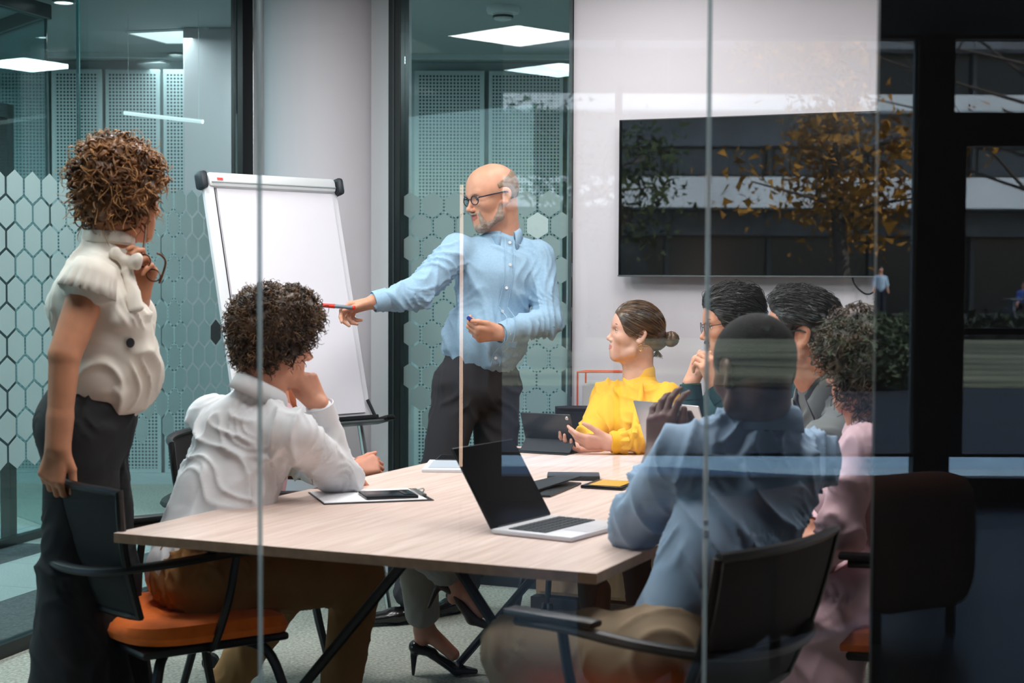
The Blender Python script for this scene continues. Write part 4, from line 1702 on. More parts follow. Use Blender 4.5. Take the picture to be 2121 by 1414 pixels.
MB().box((0.0, 0.0, 0.0108), (w * 0.78, d * 0.7, 0.0014)).build('page', mat('grey_page', (176, 186, 196), 0.5), t)
t, w, d = slab('smartphone', 'dark smartphone lying behind the white notebook', 'phone', [(903, 959), (975, 960), (982, 949), (910, 949)], TZ + 0.0, 0.012, mat('phone_grey', (74, 78, 82), 0.3))
MB().box((0, 0, 0.0122), (w * 0.93, d * 0.86, 0.0008)).build('screen', M_screen, t)
t, w, d = slab('tablet', 'dark tablet lying flat behind the open laptop lid', 'tablet', [(990, 955), (1062, 957), (1058, 932), (1008, 932)], TZ, 0.010, M_phone)
MB().box((0, 0, 0.0103), (w * 0.93, d * 0.9, 0.0008)).build('screen', M_screen, t)
t, w, d = slab('pencil_case', 'slim black bar-shaped case right of the open laptop lid', 'case', [(1133, 995), (1242, 996), (1242, 988), (1134, 987)], TZ, 0.016, mat('slate', (52, 58, 62), 0.6), 0.004)
MB().tube([(-w * 0.45, -d * 0.5, 0.010), (w * 0.45, -d * 0.5, 0.010)], 0.0012, 5).build('zip', M_plast, t)
t, w, d = slab('smartphone', 'black phone with a yellow glowing screen beside the blue-shirted man\'s arm', 'phone', [(1214, 1012), (1300, 1017), (1312, 1003), (1226, 998)], TZ, 0.010, M_phone)
MB().box((0.004, 0, 0.0106), (w * 0.74, d * 0.84, 0.001)).build('screen', mat('yellow_screen', (206, 160, 60), 0.3, spec=0.5), t)
# tablet folio lying half open
t = thing('tablet_cover', 'black folding tablet cover lying open behind the laptop screen', 'cover', G(1150, 1012, TZ))
c0 = G(1150, 1012, TZ)
mb = MB()
q = [G(x, y, TZ) - c0 for x, y in [(1108, 1030), (1140, 1030), (1204, 1003), (1165, 1000)]]
mb.add([p + [0, 0, 0.001] for p in q] + [p + [0, 0, 0.006] for p in q], [(0, 3, 2, 1), (4, 5, 6, 7)] + [(k, (k + 1) % 4, 4 + (k + 1) % 4, 4 + k) for k in range(4)])
mb.build('flap', M_plast, t)
q = [G(x, y, TZ) - c0 for x, y in [(1100, 1004), (1165, 1000), (1204, 1003), (1110, 1022)]]
q2 = [p + np.array([0, 0, 0.006 + (0.016 if k in (1, 2) else 0.0)]) for k, p in enumerate(q)]
MB().add(q2 + [p + np.array([0, 0, 0.004]) for p in q2], [(0, 3, 2, 1), (4, 5, 6, 7)] + [(k, (k + 1) % 4, 4 + (k + 1) % 4, 4 + k) for k in range(4)]).build('cover_panel', mat('folio', (38, 44, 48), 0.5), t)

# tablet on its folding stand
bl, br_ = G(1075, 936, TZ), G(1178, 942, TZ)
t = thing('tablet', 'dark grey tablet propped on its folding cover beside the yellow-clad woman', 'tablet', (bl + br_) / 2, math.atan2((br_ - bl)[1], (br_ - bl)[0]))
w = float(np.linalg.norm(br_ - bl))
MB().box((0, 0.06, 0.002), (w, 0.16, 0.004), None, 0.001).build('cover_base', mat('folio', (38, 44, 48), 0.5), t)
R = np.array(Matrix.Rotation(math.radians(24), 3, 'X'))
MB().box((0, 0.035, 0.028), (w, 0.003, 0.075), np.array(Matrix.Rotation(math.radians(-52), 3, 'X')), 0.001).build('cover_flap', MATS['folio'], t)
MB().box((-0.004, 0.045, 0.078), (w * 1.0, 0.007, 0.135), R, 0.003).build('tablet_body', mat('tablet_grey', (66, 70, 72), 0.3, 0.6), t, True)
o_ = R @ np.array([w * 0.44, -0.005, 0.055]) + np.array([-0.004, 0.045, 0.078])
MB().lathe([(0.001, 0), (0.006, 0), (0.007, 0.001), (0.006, 0.003), (0.001, 0.003)], o_, 16, R @ np.array([[1, 0, 0], [0, 0, -1], [0, 1, 0]])).build('camera_lens', M_steel, t, True)

# silver laptop lid in front of the green-shirted man
p1, p2 = P(1345, 905, 4.95), P(1490, 905, 4.72)
q1, q2 = P(1322, 846, 4.86), P(1478, 850, 4.62)
c_ = (G(1350, 983, TZ) + G(1490, 983, TZ)) / 2
tdir = nrm(np.array([q2[0] - q1[0], q2[1] - q1[1]]))
t = laptop('open silver laptop with its lid back showing before the green-shirted man', G(1412, 962, TZ), math.atan2(tdir[1], tdir[0]), w=0.30, d=0.215, open_deg=112)

# ------------------------------------------------------------------ flip chart
fl_t, fr_t = P(412, 404, 6.15), P(698, 411, 6.62)
fu = nrm(np.array([fr_t[0] - fl_t[0], fr_t[1] - fl_t[1], 0]))
fnm = np.array([fu[1], -fu[0], 0.0])          # toward the room
if fnm[1] > 0:
    fnm = -fnm
lean = math.radians(14)
dn = nrm(fnm * math.sin(lean) + np.array([0, 0, -math.cos(lean)]))
fo = np.cross(dn, fu)
fo = fo if fo @ fnm > 0 else -fo
fw_ = float(np.linalg.norm((fr_t - fl_t)[:2]))
FR = np.stack([fu, fo, -dn], 1)
fc = (fl_t + fr_t) / 2
fc[2] = 1.725
flip = thing('flip_chart', 'white flip chart on a leaning stand in front of the round column', 'flip chart', (fc[0], fc[1], 0))
def fp(u, v, w_=0.0):
    """u across from the centre, v down the board, w_ out of the board; relative to the thing's base"""
    return np.array([0, 0, fc[2]]) + fu * u + dn * v + fo * w_
BH = 0.965
MB().box(fp(0, BH / 2), (fw_ - 0.02, 0.012, BH), FR, 0.003).build('board', mat('white_board', (226, 226, 232), 0.35), flip)
MB().box(fp(0.012, BH / 2 - 0.005, 0.010), (fw_ - 0.11, 0.006, BH - 0.03), FR).build('paper_pad', mat('flip_paper', (232, 230, 238), 0.6), flip)
MB().box(fp(-fw_ / 2 + 0.030, BH / 2, 0.012), (0.045, 0.012, BH + 0.01), FR, 0.003).build('side_rail', mat('rail_white', (222, 226, 230), 0.35), flip)
MB().box(fp(-fw_ / 2 + 0.056, BH / 2, 0.0125), (0.004, 0.006, BH - 0.03), FR).build('seam', M_plast, flip)
bar = MB().box(fp(0, 0.0, 0.010), (fw_ - 0.05, 0.045, 0.062), FR, 0.018).build('clamp_bar', mat('bar_white', (216, 220, 222), 0.3), flip, True)
MB().box(fp(0, 0.012, 0.034), (fw_ - 0.07, 0.003, 0.004), FR).build('groove', mat('bar_groove', (150, 158, 160), 0.4), bar)
MB().box(fp(-fw_ / 2 + 0.075, 0.0, 0.0335), (0.026, 0.002, 0.010), FR).build('red_badge', mat('badge_red', (196, 70, 64), 0.4), bar)
for s_ in (-1, 1):
    MB().box(fp(s_ * (fw_ / 2 - 0.005), 0.002, 0.010), (0.034, 0.058, 0.072), FR, 0.014).build('end_cap', mat('cap_dark', (40, 46, 52), 0.4), flip, True)
MB().box(fp(0.02, BH + 0.004, 0.02), (fw_ - 0.03, 0.03, 0.02), FR, 0.004).build('lower_rail', M_plast, flip, True)
tray = MB().box(fp(0.06, BH + 0.028, 0.055), (fw_ - 0.10, 0.075, 0.012), FR, 0.004).build('pen_tray', mat('tray_grey', (120, 128, 130), 0.3, 0.6), flip, True)
MB().box(fp(fw_ / 2 + 0.005, BH + 0.020, 0.060), (0.05, 0.10, 0.022), FR, 0.009).build('tray_end', M_plast, tray, True)
MB().tube([fp(fw_ / 2 - 0.03, BH - 0.07, 0.02), fp(fw_ / 2 - 0.012, BH, 0.03)], 0.007, 6).build('hook', M_plast, flip)
for s_ in (-1, 1):
    a_ = fp(s_ * (fw_ / 2 - 0.06), 0.03, -0.012)
    b_ = a_ + fnm * 0.24 * 0.9
    a2 = fp(s_ * (fw_ / 2 - 0.06), BH, -0.014)
    b_ = a2 + (a2 - a_) * (a2[2] / (a_[2] - a2[2]))
    b_[2] = 0.01
    MB().tube([a_, a2, b_], 0.012, 8).build('leg', M_steel if s_ > 0 else mat('leg_white', (200, 206, 208), 0.4), flip, True)
a_ = fp(0, 0.04, -0.02)
MB().tube([a_, a_ - fnm * 0.42 + np.array([0, 0, 0.01 - a_[2]])], 0.012, 8).build('leg', M_steel, flip, True)

# ------------------------------------------------------------------ wall screen
TVp = bk(1292)
tvl = 1.16
def onwall(s, z, off):
    """s metres right of the screen's left edge, off metres into the room"""
    q = TVp + BU * s + BN * off
    return np.array([q[0], q[1], z])
tvR = np.stack([[BU[0], BU[1], 0], [BN[0], BN[1], 0], [0, 0, 1]], 1)
tv = thing('wall_screen', 'large black wall-mounted screen above the seated people', 'television', onwall(tvl / 2, 0, 0))
b0 = onwall(tvl / 2, 0, 0)
MB().box(onwall(tvl / 2, 1.690, 0.060) - b0, (tvl, 0.03, 0.655), tvR, 0.003).build('housing', M_plast, tv)
MB().box(onwall(tvl / 2, 1.692, 0.077) - b0, (tvl - 0.012, 0.004, 0.640), tvR).build('panel', mat('tv_glass', (7, 9, 11), 0.16, spec=0.45), tv)
MB().box(onwall(tvl / 2, 1.3665, 0.077) - b0, (tvl, 0.008, 0.006), tvR).build('lower_bezel', mat('bezel_silver', (120, 128, 130), 0.35, 0.7), tv)
MB().box(onwall(tvl / 2, 1.69, 0.022) - b0, (0.4, 0.044, 0.4), tvR).build('wall_bracket', M_plast, tv)
cb = onwall(1.0, 1.40, 0.03)
cab = thing('screen_cable', 'black cable looping under the right end of the wall screen', 'cable', cb)
MB().tube(bez([onwall(0.97, 1.39, 0.045) - cb, onwall(0.985, 1.335, 0.05) - cb, onwall(1.03, 1.298, 0.055) - cb, onwall(1.065, 1.315, 0.055) - cb, onwall(1.065, 1.39, 0.05) - cb], 8), 0.0035, 6).build('cord', M_plast, cab, True)

# ------------------------------------------------------------------ low cabinet on the back wall
cbp = bk(1192)
def cw(s, off, z):
    q = cbp + BU * s + BN * off
    return np.array([q[0], q[1], z])
c0 = cw(0.9, 0.0, 0)
cabn = thing('low_cabinet', 'low wood-grained cabinet on a dark plinth against the back wall', 'cabinet', c0)
M_wood = mat('cabinet_oak', (190, 152, 116), 0.5, var=(5, 0.14), stretch=(7, 7, 0.6))
MB().box(cw(0.9, 0.24, 0.385) - c0, (1.8, 0.40, 0.63), tvR, 0.003).build('carcass', M_wood, cabn)
MB().box(cw(0.9, 0.24, 0.71) - c0, (1.82, 0.42, 0.02), tvR, 0.003).build('top', mat('cabinet_top', (44, 46, 48), 0.4), cabn)
MB().box(cw(0.9, 0.24, 0.035) - c0, (1.84, 0.42, 0.05), tvR, 0.003).build('plinth', mat('plinth_brown', (44, 36, 34), 0.5), cabn)
for k in range(4):
    dr = MB().box(cw(0.235 + k * 0.443, 0.448, 0.385) - c0, (0.435, 0.016, 0.60), tvR, 0.002).build('door', M_wood, cabn)
    MB().box(cw(0.235 + k * 0.443 + 0.17, 0.462, 0.55) - c0, (0.012, 0.014, 0.12), tvR, 0.003).build('handle', M_plast, dr)
rk = cw(0.19, 0.16, 0.72)
rack = thing('wire_rack', 'thin orange wire rack standing behind the yellow-clad woman', 'rack', rk)
M_ow = mat('orange_wire', (232, 96, 48), 0.4)
for off in (-0.05, 0.05):
    o3 = np.array([BN[0], BN[1], 0]) * off
    x_ = np.array([BU[0], BU[1], 0])
    MB().tube([o3 - x_ * 0.10, o3 - x_ * 0.10 + [0, 0, 0.245], o3 + x_ * 0.12 + [0, 0, 0.25], o3 + x_ * 0.12, o3 - x_ * 0.10], 0.005, 6, False).build('wire_frame', M_ow, rack)
for s_ in (-0.10, 0.12):
    for z_ in (0.004, 0.245):
        MB().tube([np.array([BN[0], BN[1], 0]) * -0.05 + x_ * s_ + [0, 0, z_], np.array([BN[0], BN[1], 0]) * 0.05 + x_ * s_ + [0, 0, z_]], 0.004, 6).build('cross_wire', M_ow, rack)
pp = thing('paper_stack', 'white papers standing in the orange wire rack', 'papers', rk + [0, 0, 0.006])
for k in range(3):
    MB().box(x_ * 0.01 + np.array([BN[0], BN[1], 0]) * (-0.03 + 0.03 * k) + [0, 0, 0.10], (0.19, 0.004, 0.20 - 0.02 * k), tvR).build('sheet', mat('paper_white', (224, 226, 226), 0.6), pp)

# ------------------------------------------------------------------ lounge furniture seen as a mirror image
M_sofa = mat('brown_upholstery', (150, 104, 80), 0.85, sheen=0.1, bump=(200, 0.4, 0.002))
sofa = thing('lounge_sofa', 'curved dark brown lounge sofa mirrored in the glass at the lower right', 'sofa', (1.12, -0.3, 0))
def arc(path, z0, z1, th, r, seg=1):
    """rounded upright cushion following a plan curve"""
    S = SDF()
    return S
path = bez([(0.16, 0.72), (0.36, 0.36), (0.72, -0.02), (1.15, -0.42), (1.62, -0.72)], 10)
d_ = np.gradient(path, axis=0)
d_ /= np.linalg.norm(d_, axis=1)[:, None]
nn_ = np.stack([-d_[:, 1], d_[:, 0]], 1)
def sweep(prof, i0, i1, name, m):
    vs, f = [], []
    K = len(prof)
    idx = list(range(i0, i1))
    for q, i in enumerate(idx):
        e = min(q, len(idx) - 1 - q)
        k_ = (0.55, 0.85, 1.0)[min(e, 2)]
        cz = sum(p[1] for p in prof) / K
        for (o, z) in prof:
            p = path[i] + nn_[i] * o * k_
            vs.append((p[0] - 1.0, p[1] + 0.3, cz + (z - cz) * (0.82, 0.96, 1.0)[min(e, 2)]))
    n_ = len(idx)
    for a in range(n_ - 1):
        for b in range(K):
            b2 = (b + 1) % K
            f.append((a * K + b, a * K + b2, (a + 1) * K + b2, (a + 1) * K + b))
    f.append(tuple(range(K))[::-1])
    f.append(tuple((n_ - 1) * K + b for b in range(K)))
    return MB().add(vs, f).build(name, m, sofa, True)
bprof = [(0.13 * math.copysign(abs(math.cos(a)) ** 0.5, math.cos(a)), 0.37 + 0.255 * math.copysign(abs(math.sin(a)) ** 0.6, math.sin(a))) for a in np.linspace(0, 2 * PI, 20, endpoint=False)]
for (a, b) in ((0, 11), (10, 21), (20, 31), (30, 41)):
    sweep(bprof, a, b, 'back_cushion', M_sofa)
sprof = [(-0.36 + 0.26 * math.copysign(abs(math.cos(a)) ** 0.5, math.cos(a)), 0.29 + 0.13 * math.copysign(abs(math.sin(a)) ** 0.6, math.sin(a))) for a in np.linspace(0, 2 * PI, 20, endpoint=False)]
for (a, b) in ((20, 31), (30, 41)):
    sweep(sprof, a, b, 'seat_cushion', M_sofa)
for i in (12, 22, 32, 39):
    MB().tube([(path[i][0] - 1.0, path[i][1] + 0.3, 0.0), (path[i][0] - 1.0, path[i][1] + 0.3, 0.14)], 0.02, 8).build('leg', M_plast, sofa, True)
lam = thing('upright_lamp', 'slim upright light bar mirrored in front of the bald man', 'lamp', (-0.192, -0.62, 0))
MB().tube([(0, 0, 0), (0, 0, 0.012)], 0.09, 20).build('base', M_plast, lam, True)
MB().tube([(0, 0, 0.012), (0, 0, 0.64)], 0.006, 8).build('stand', M_plast, lam, True)
lb = MB()
lb.tube([(0, 0, 0.64), (0, 0, 1.705)], 0.0068, 8)
lm = bpy.data.materials.new('lamp_bar_glow')
lm.use_nodes = True
ln = lm.node_tree
bb = ln.nodes['Principled BSDF']
bb.inputs['Emission Color'].default_value = (1.0, 0.66, 0.47, 1)
bb.inputs['Emission Strength'].default_value = 5.5
lb.build('light_bar', lm, lam, True)
# bench with flower pots along the lounge wall
bn = thing('lounge_bench', 'low wooden bench mirrored faintly at the lower left', 'bench', (-2.3, -2.4, 0))
MB().box((0, 0, 0.36), (2.0, 0.36, 0.04), None, 0.006).build('bench_top', mat('bench_wood', (120, 84, 62), 0.5), bn)
for s_ in (-0.9, 0.9):
    MB().box((s_, 0, 0.17), (0.05, 0.32, 0.34), None, 0.005).build('leg', MATS['bench_wood'], bn)
for k, (x_p, lab) in enumerate(((-2.75, 'pale flower pot mirrored at the far left of the bench'), (-1.75, 'pale flower pot mirrored over the orange seat'))):
    t = thing('flower_pot', lab, 'flower pot', (x_p, -2.4, 0.38))
    MB().lathe([(0.07, 0), (0.095, 0.17), (0.095, 0.18), (0.085, 0.18), (0.082, 0.15), (0.001, 0.15)], n=28).build('pot', mat('pot_white', (170, 168, 164), 0.5), t, True)
    pl = MB()
    rgp = random.Random(k)
    for q in range(16):
        a, L = rgp.uniform(0, 6.28), rgp.uniform(0.12, 0.26)
        c_, s__ = math.cos(a), math.sin(a)
        for e in range(3):
            pass
        pl.tube([(0, 0, 0.14), (c_ * L * 0.3, s__ * L * 0.3, 0.14 + L * 0.7), (c_ * L * 0.8, s__ * L * 0.8, 0.14 + L)], [0.004, 0.010, 0.002], 4)
    pl.build('leaves', mat('pot_leaf', (60, 88, 54), 0.6), t, True)
# ------------------------------------------------------------------ the people
V3 = lambda *a: np.array(a, float)
M_cur1 = mat('brown_hair', (66, 44, 28), 0.42, spec=0.5, var=(16, 0.45, (146, 98, 56)))
M_cur2 = mat('dark_curly_hair', (38, 29, 24), 0.45, spec=0.5, var=(22, 0.4, (92, 68, 48)))
M_blackhair = mat('black_hair', (22, 20, 20), 0.38, spec=0.6, var=(30, 0.3, (52, 48, 46)))
M_brunhair = mat('sleek_brown_hair', (40, 30, 26), 0.32, spec=0.6, var=(14, 0.4, (118, 88, 62)), stretch=(1, 3, 3))
M_greyhair = mat('cropped_grey_hair', (138, 116, 98), 0.8, var=(60, 0.3), bump=(240, 0.6, 0.002))
M_beard = mat('grey_beard', (150, 128, 114), 0.85, var=(45, 0.28, (176, 160, 148)), bump=(260, 0.8, 0.002))
M_linen = mat('off_white_blouse', (224, 216, 204), 0.75, sheen=0.1, bump=(180, 0.15, 0.001))
M_wshirt = mat('white_cotton', (218, 219, 222), 0.75, sheen=0.05, bump=(180, 0.15, 0.001))
M_blue = mat('light_blue_cotton', (146, 178, 202), 0.8, sheen=0.05, bump=(220, 0.2, 0.001), var=(120, 0.06))
M_blue2 = mat('blue_grey_cotton', (138, 162, 186), 0.8, sheen=0.05, bump=(220, 0.2, 0.001))
M_yel = mat('yellow_crepe', (240, 182, 42), 0.7, sheen=0.1, bump=(200, 0.12, 0.001))
M_char = mat('charcoal_trousers', (50, 50, 55), 0.85, bump=(200, 0.2, 0.001))
M_blk = mat('black_trousers', (24, 24, 26), 0.8, bump=(200, 0.2, 0.001))
M_tan = mat('tan_chino', (146, 106, 62), 0.85, bump=(200, 0.2, 0.001))
M_khaki = mat('khaki_trousers', (142, 122, 98), 0.85, bump=(200, 0.2, 0.001))
M_lgrey = mat('light_grey_trousers', (158, 152, 146), 0.85)
M_navy = mat('navy_trousers', (30, 36, 50), 0.85)
M_teal_s = mat('teal_shirt', (28, 66, 70), 0.8, bump=(200, 0.15, 0.001))
M_jack = mat('grey_jacket', (112, 117, 116), 0.85, sheen=0.1, bump=(160, 0.3, 0.001))
M_pink = mat('pink_satin', (222, 184, 192), 0.6, sheen=0.1)
M_shoe = mat('black_leather', (16, 15, 16), 0.22, spec=0.6)
M_shoeb = mat('brown_leather', (52, 34, 24), 0.3, spec=0.5)
M_btn = mat('pearl_button', (226, 226, 224), 0.3)


def verts_of(o):
    v = np.empty(len(o.data.vertices) * 3)
    o.data.vertices.foreach_get('co', v)
    v = v.reshape(-1, 3)
    mw = np.array(parent_matrix(o.parent)) if o.parent else np.eye(4)
    return v @ mw[:3, :3].T + mw[:3, 3]


def heel_shoe(H, o, fwd, up, m, s=1.0, heel=0.088):
    """o: point under the heel tip"""
    F = frame(fwd, up)
    W = lambda x, y, z: np.asarray(o) + s * (F @ V3(x, y, z))
    S = SDF()
    S.ecap(W(0.012, 0, heel + 0.012), W(0.07, 0, heel * 0.74 + 0.014), (0.030 * s, 0.024 * s), (0.026 * s, 0.016 * s), F[:, 1], 0.012)
    S.ecap(W(0.07, 0, heel * 0.70 + 0.010), W(0.150, 0, 0.022), (0.027 * s, 0.014 * s), (0.038 * s, 0.019 * s), F[:, 1], 0.012)
    S.ecap(W(0.150, 0, 0.022), W(0.215, 0, 0.014), (0.037 * s, 0.019 * s), (0.012 * s, 0.010 * s), F[:, 1], 0.012)
    S.cap(W(0.006, 0, heel * 0.8), W(0.004, 0, 0.006), 0.012 * s, 0.0055 * s, 0.012)
    S.ell(W(0.075, 0, heel + 0.050), V3(0.062, 0.024, 0.040) * s, F, 0.006, True)
    v, f = S.mesh(0.0032)
    return np_mesh('shoe', v, f, m, H.root, True, True)


def to_base(p):
    return V3(p[0], p[1], 0)


# ---- 1. bald man standing at the flip chart ---------------------------------
H = Human('bald bearded person in a light blue shirt pointing a red marker at the flip chart', to_base(P(985, 790, 6.22)))
J = dict(pelvis=P(985, 790, 6.22), waist=P(1004, 705, 6.21), chest=P(1032, 575, 6.22), neck=P(1042, 474, 6.26),
         shR=P(948, 517, 6.16), shL=P(1116, 530, 6.26), elR=P(868, 603, 6.02), wrR=P(774, 625, 5.95),
         elL=P(1134, 660, 6.16), wrL=P(1036, 690, 5.98))
J['wsideR'] = V3(0, .5, .8)
J['wsideL'] = V3(0, 0, 1)
H.core(J)
th = math.radians(30)
H.head(P(1023, 409, 6.22), (-math.cos(th), -math.sin(th), -0.20), (-0.18, -0.05, 1), 1.05)
hR = H.hand('R', (-0.97, -0.05, -0.22), (0.0, 0.45, 0.9), fcurl=[(0.55, 0.75, 0.3), (0.75, 0.95, 0.5), (0.95, 1.1, 0.6), (1.1, 1.2, 0.6)], thumb=(0.35, 0.85, 0.30), tcurl=0.15)
hL = H.hand('L', (-0.98, -0.25, -0.05), (0.0, -0.80, -0.60), fcurl=[(0.8, 0.9, 0.4), (0.95, 1.0, 0.5), (1.05, 1.05, 0.5), (1.1, 1.1, 0.5)], thumb=(0.45, 0.85, 0.1), tcurl=0.2)
H.finish_body((206, 152, 126), (168, 100, 90))
H.face(brow=(86, 70, 60), gaze=(1, 0.0, -0.35), brow_r=0.0022)
H.glasses(mat('dark_blue_frame', (30, 38, 52), 0.35), rim=0.0021, lens=(0.0235, 0.0165), temple=0.0026, z=0.004)
H.scalp(0.0035, [((0.045, 0, 0.100), (0.125, 0.095, 0.088)), ((0.085, 0, 0.0), (0.092, 0.12, 0.14)), ((0.0, 0.08, -0.002), (0.026, 0.02, 0.034)), ((0.0, -0.08, -0.002), (0.026, 0.02, 0.034)), ((-0.02, 0, -0.10), (0.11, 0.11, 0.062))], m=M_greyhair, h=0.004, smooth_k=0.006)
S = SDF()
e = lambda p, r, k=0.012, sub=False: S.ell(H.hw(*p), np.array(r) * H.hs, H.hR, k, sub)
for y in (1, -1):
    S.cap(H.hw(0.010, y * 0.0555, -0.030), H.hw(0.022, y * 0.0545, -0.068), 0.0155, 0.0155, 0.02)
    S.cap(H.hw(0.022, y * 0.0545, -0.068), H.hw(0.072, y * 0.018, -0.100), 0.0155, 0.018, 0.02)
    S.cap(H.hw(0.088, y * 0.028, -0.045), H.hw(0.080, y * 0.030, -0.085), 0.008, 0.012, 0.015)
    S.cap(H.hw(0.099, y * 0.016, -0.0465), H.hw(0.104, 0.0, -0.0445), 0.0048, 0.0052, 0.008)
e((0.078, 0, -0.098), (0.022, 0.027, 0.022))
e((0.110, 0, -0.0585), (0.016, 0.019, 0.0085), 0.004, True)
v, f = S.mesh(0.0032, lambda v, n: 0.0022 * (vnoise(v * 240) - 0.4))
np_mesh('beard', v, f, M_beard, H.root, True, True)
sh = H.shirt(J, M_blue, tw=(0.172, 0.122), ww=(0.158, 0.128), hw=(0.158, 0.126), hem=P(995, 722, 6.21), sleeve=(0.070, 0.062, 0.056, 0.044), seed=2, amp=0.011,
             neck_r=(0.070, 0.062), shoulder=0.062, belly=0.02, hang=0.03)
fwd = H.fw
R = frame(fwd, nrm(J['neck'] - J['chest']) + V3(0, 0, .5))
H.collar(M_blue, J['neck'] - V3(0, 0, 0.012), R, r=(0.072, 0.068), hgt=0.034, leaf=0.05, open_=0.42)
vv_ = verts_of(sh)
for k in range(6):
    t_ = k / 5
    c_ = J['neck'] * (1 - t_) + J['waist'] * t_ - V3(0, 0, 0.03)
    c_[2] = (J['neck'][2] - 0.06) * (1 - t_) + (J['waist'][2] - 0.07) * t_
    s_ = surf(vv_, c_, fwd)
    button(H.root, s_, fwd, M_btn, 0.006)
pl = [surf(vv_, V3(*(J['neck'] * (1 - t_) + J['waist'] * t_)[:2], (J['neck'][2] - 0.04) * (1 - t_) + (J['waist'][2] - 0.10) * t_), fwd) + fwd * 0.001 for t_ in np.linspace(0, 1, 12)]
for s_ in (-1, 1):
    MB().tube([p + H.side * 0.017 * s_ for p in pl], 0.0013, 5).build('placket_seam', M_blue, H.root, True, True)
J.update(hipR=P(950, 805, 6.18), hipL=P(1026, 805, 6.27), knR=P(908, 1000, 6.14), knL=P(1030, 1000, 6.28), anR=P(848, 1226, 6.2), anL=P(955, 1222, 6.42))
H.trousers(J, M_char, hipw=(0.158, 0.122), th=(0.098, 0.078), sh=(0.074, 0.062), top=P(995, 750, 6.21), seed=4, amp=0.008)
H.leather_shoe((-0.9, -0.3), J['anR'], M_shoe)
H.leather_shoe((-0.7, -0.7), J['anL'], M_shoe)
# markers
def marker(label, a, b, cap, barrel, cap_at_start=True):
    a, b = np.asarray(a), np.asarray(b)
    c = (a + b) / 2
    t = thing('marker_pen', label, 'marker', c)
    d = b - a
    MB().tube([a - c + d * 0.02, a - c + d * 0.36, a - c + d * 0.40], [0.0075, 0.0085, 0.0085], 14).build('cap', cap, t, True)
    MB().tube([a - c + d * 0.40, a - c + d * 0.44, b - c - d * 0.06, b - c], [0.0070, 0.0074, 0.0074, 0.0065], 14).build('barrel', barrel, t, True)
    MB().tube([a - c + d * 0.94, b - c + d * 0.01], [0.0076, 0.0070], 14).build('end_plug', cap, t, True)
grip = (hR['t'][3] + hR[0][2]) / 2
tip = P(667, 632, 5.90)
dn_ = nrm(grip - tip)
marker('red-capped marker held out by the bald man toward the flip chart', tip, tip + nrm(P(732, 637, 5.88) - tip) * 0.125, mat('marker_red', (222, 46, 30), 0.4), mat('marker_grey', (110, 122, 132), 0.4))
g2 = (hL['t'][3] + hL[0][2]) / 2
dd_ = nrm(V3(-0.15, -0.9, 0.12))
marker('blue-capped marker in the bald man\'s lower hand', g2 + dd_ * 0.035 + V3(0, 0, 0.004), g2 - dd_ * 0.08, mat('marker_blue', (28, 52, 140), 0.4), mat('marker_white', (210, 214, 218), 0.4))

# ---- 2. standing woman with curly hair --------------------------------------
H = Human('standing person with pinned-up curly brown hair, cream sleeveless blouse and black trousers', to_base(P(180, 870, 4.22)))
J = dict(pelvis=P(176, 880, 4.22), waist=P(212, 762, 4.21), chest=P(196, 628, 4.2), neck=P(222, 498, 4.22),
         shR=P(188, 578, 4.06), shL=P(238, 560, 4.37), elR=P(134, 735, 4.00), wrR=P(120, 925, 3.98),
         elL=P(272, 684, 4.40), wrL=P(288, 608, 4.20), armR=(0.050, 0.041, 0.033, 0.026), armL=(0.045, 0.036, 0.030, 0.024))
J['wsideR'] = V3(1, 0, 0)
J['wsideL'] = V3(1, 0, 0)
H.core(J)
H.head(P(250, 412, 4.22), (0.80, 0.58, -0.05), (0.10, 0, 1), 0.97, female=True, neck_r=0.050)
H.hand('R', (-0.22, -0.05, -0.95), (-0.25, -0.93, 0.1), fcurl=[(0.7, 0.9, 0.6), (0.75, 0.9, 0.6), (0.8, 0.95, 0.6), (0.85, 0.95, 0.6)], thumb=(0.55, 0.8, 0.3), s=0.97)
hA = H.hand('L', (0.30, -0.10, 0.93), (0.35, 0.90, 0.1), fcurl=[(0.6, 0.8, 0.4), (0.7, 0.9, 0.5), (0.9, 1.0, 0.6), (1.0, 1.1, 0.6)], thumb=(0.5, 0.8, 0.3), s=0.93)
H.finish_body((196, 136, 104), (170, 96, 88), h=0.0036)
H.face(brow=(70, 48, 34))
sh = H.shirt(J, M_linen, tw=(0.158, 0.122), ww=(0.128, 0.092), hw=(0.132, 0.104), hem=P(214, 772, 4.21), sleeves='', seed=9, amp=0.010, bust=0.05, shoulder=0.062,
             neck_r=(0.066, 0.062), cuff=False, spots_extra=[(P(270, 690, 4.1), 0.12, 0.7), (P(250, 760, 4.1), 0.12, 0.9)], belly=0.035, h=0.006)
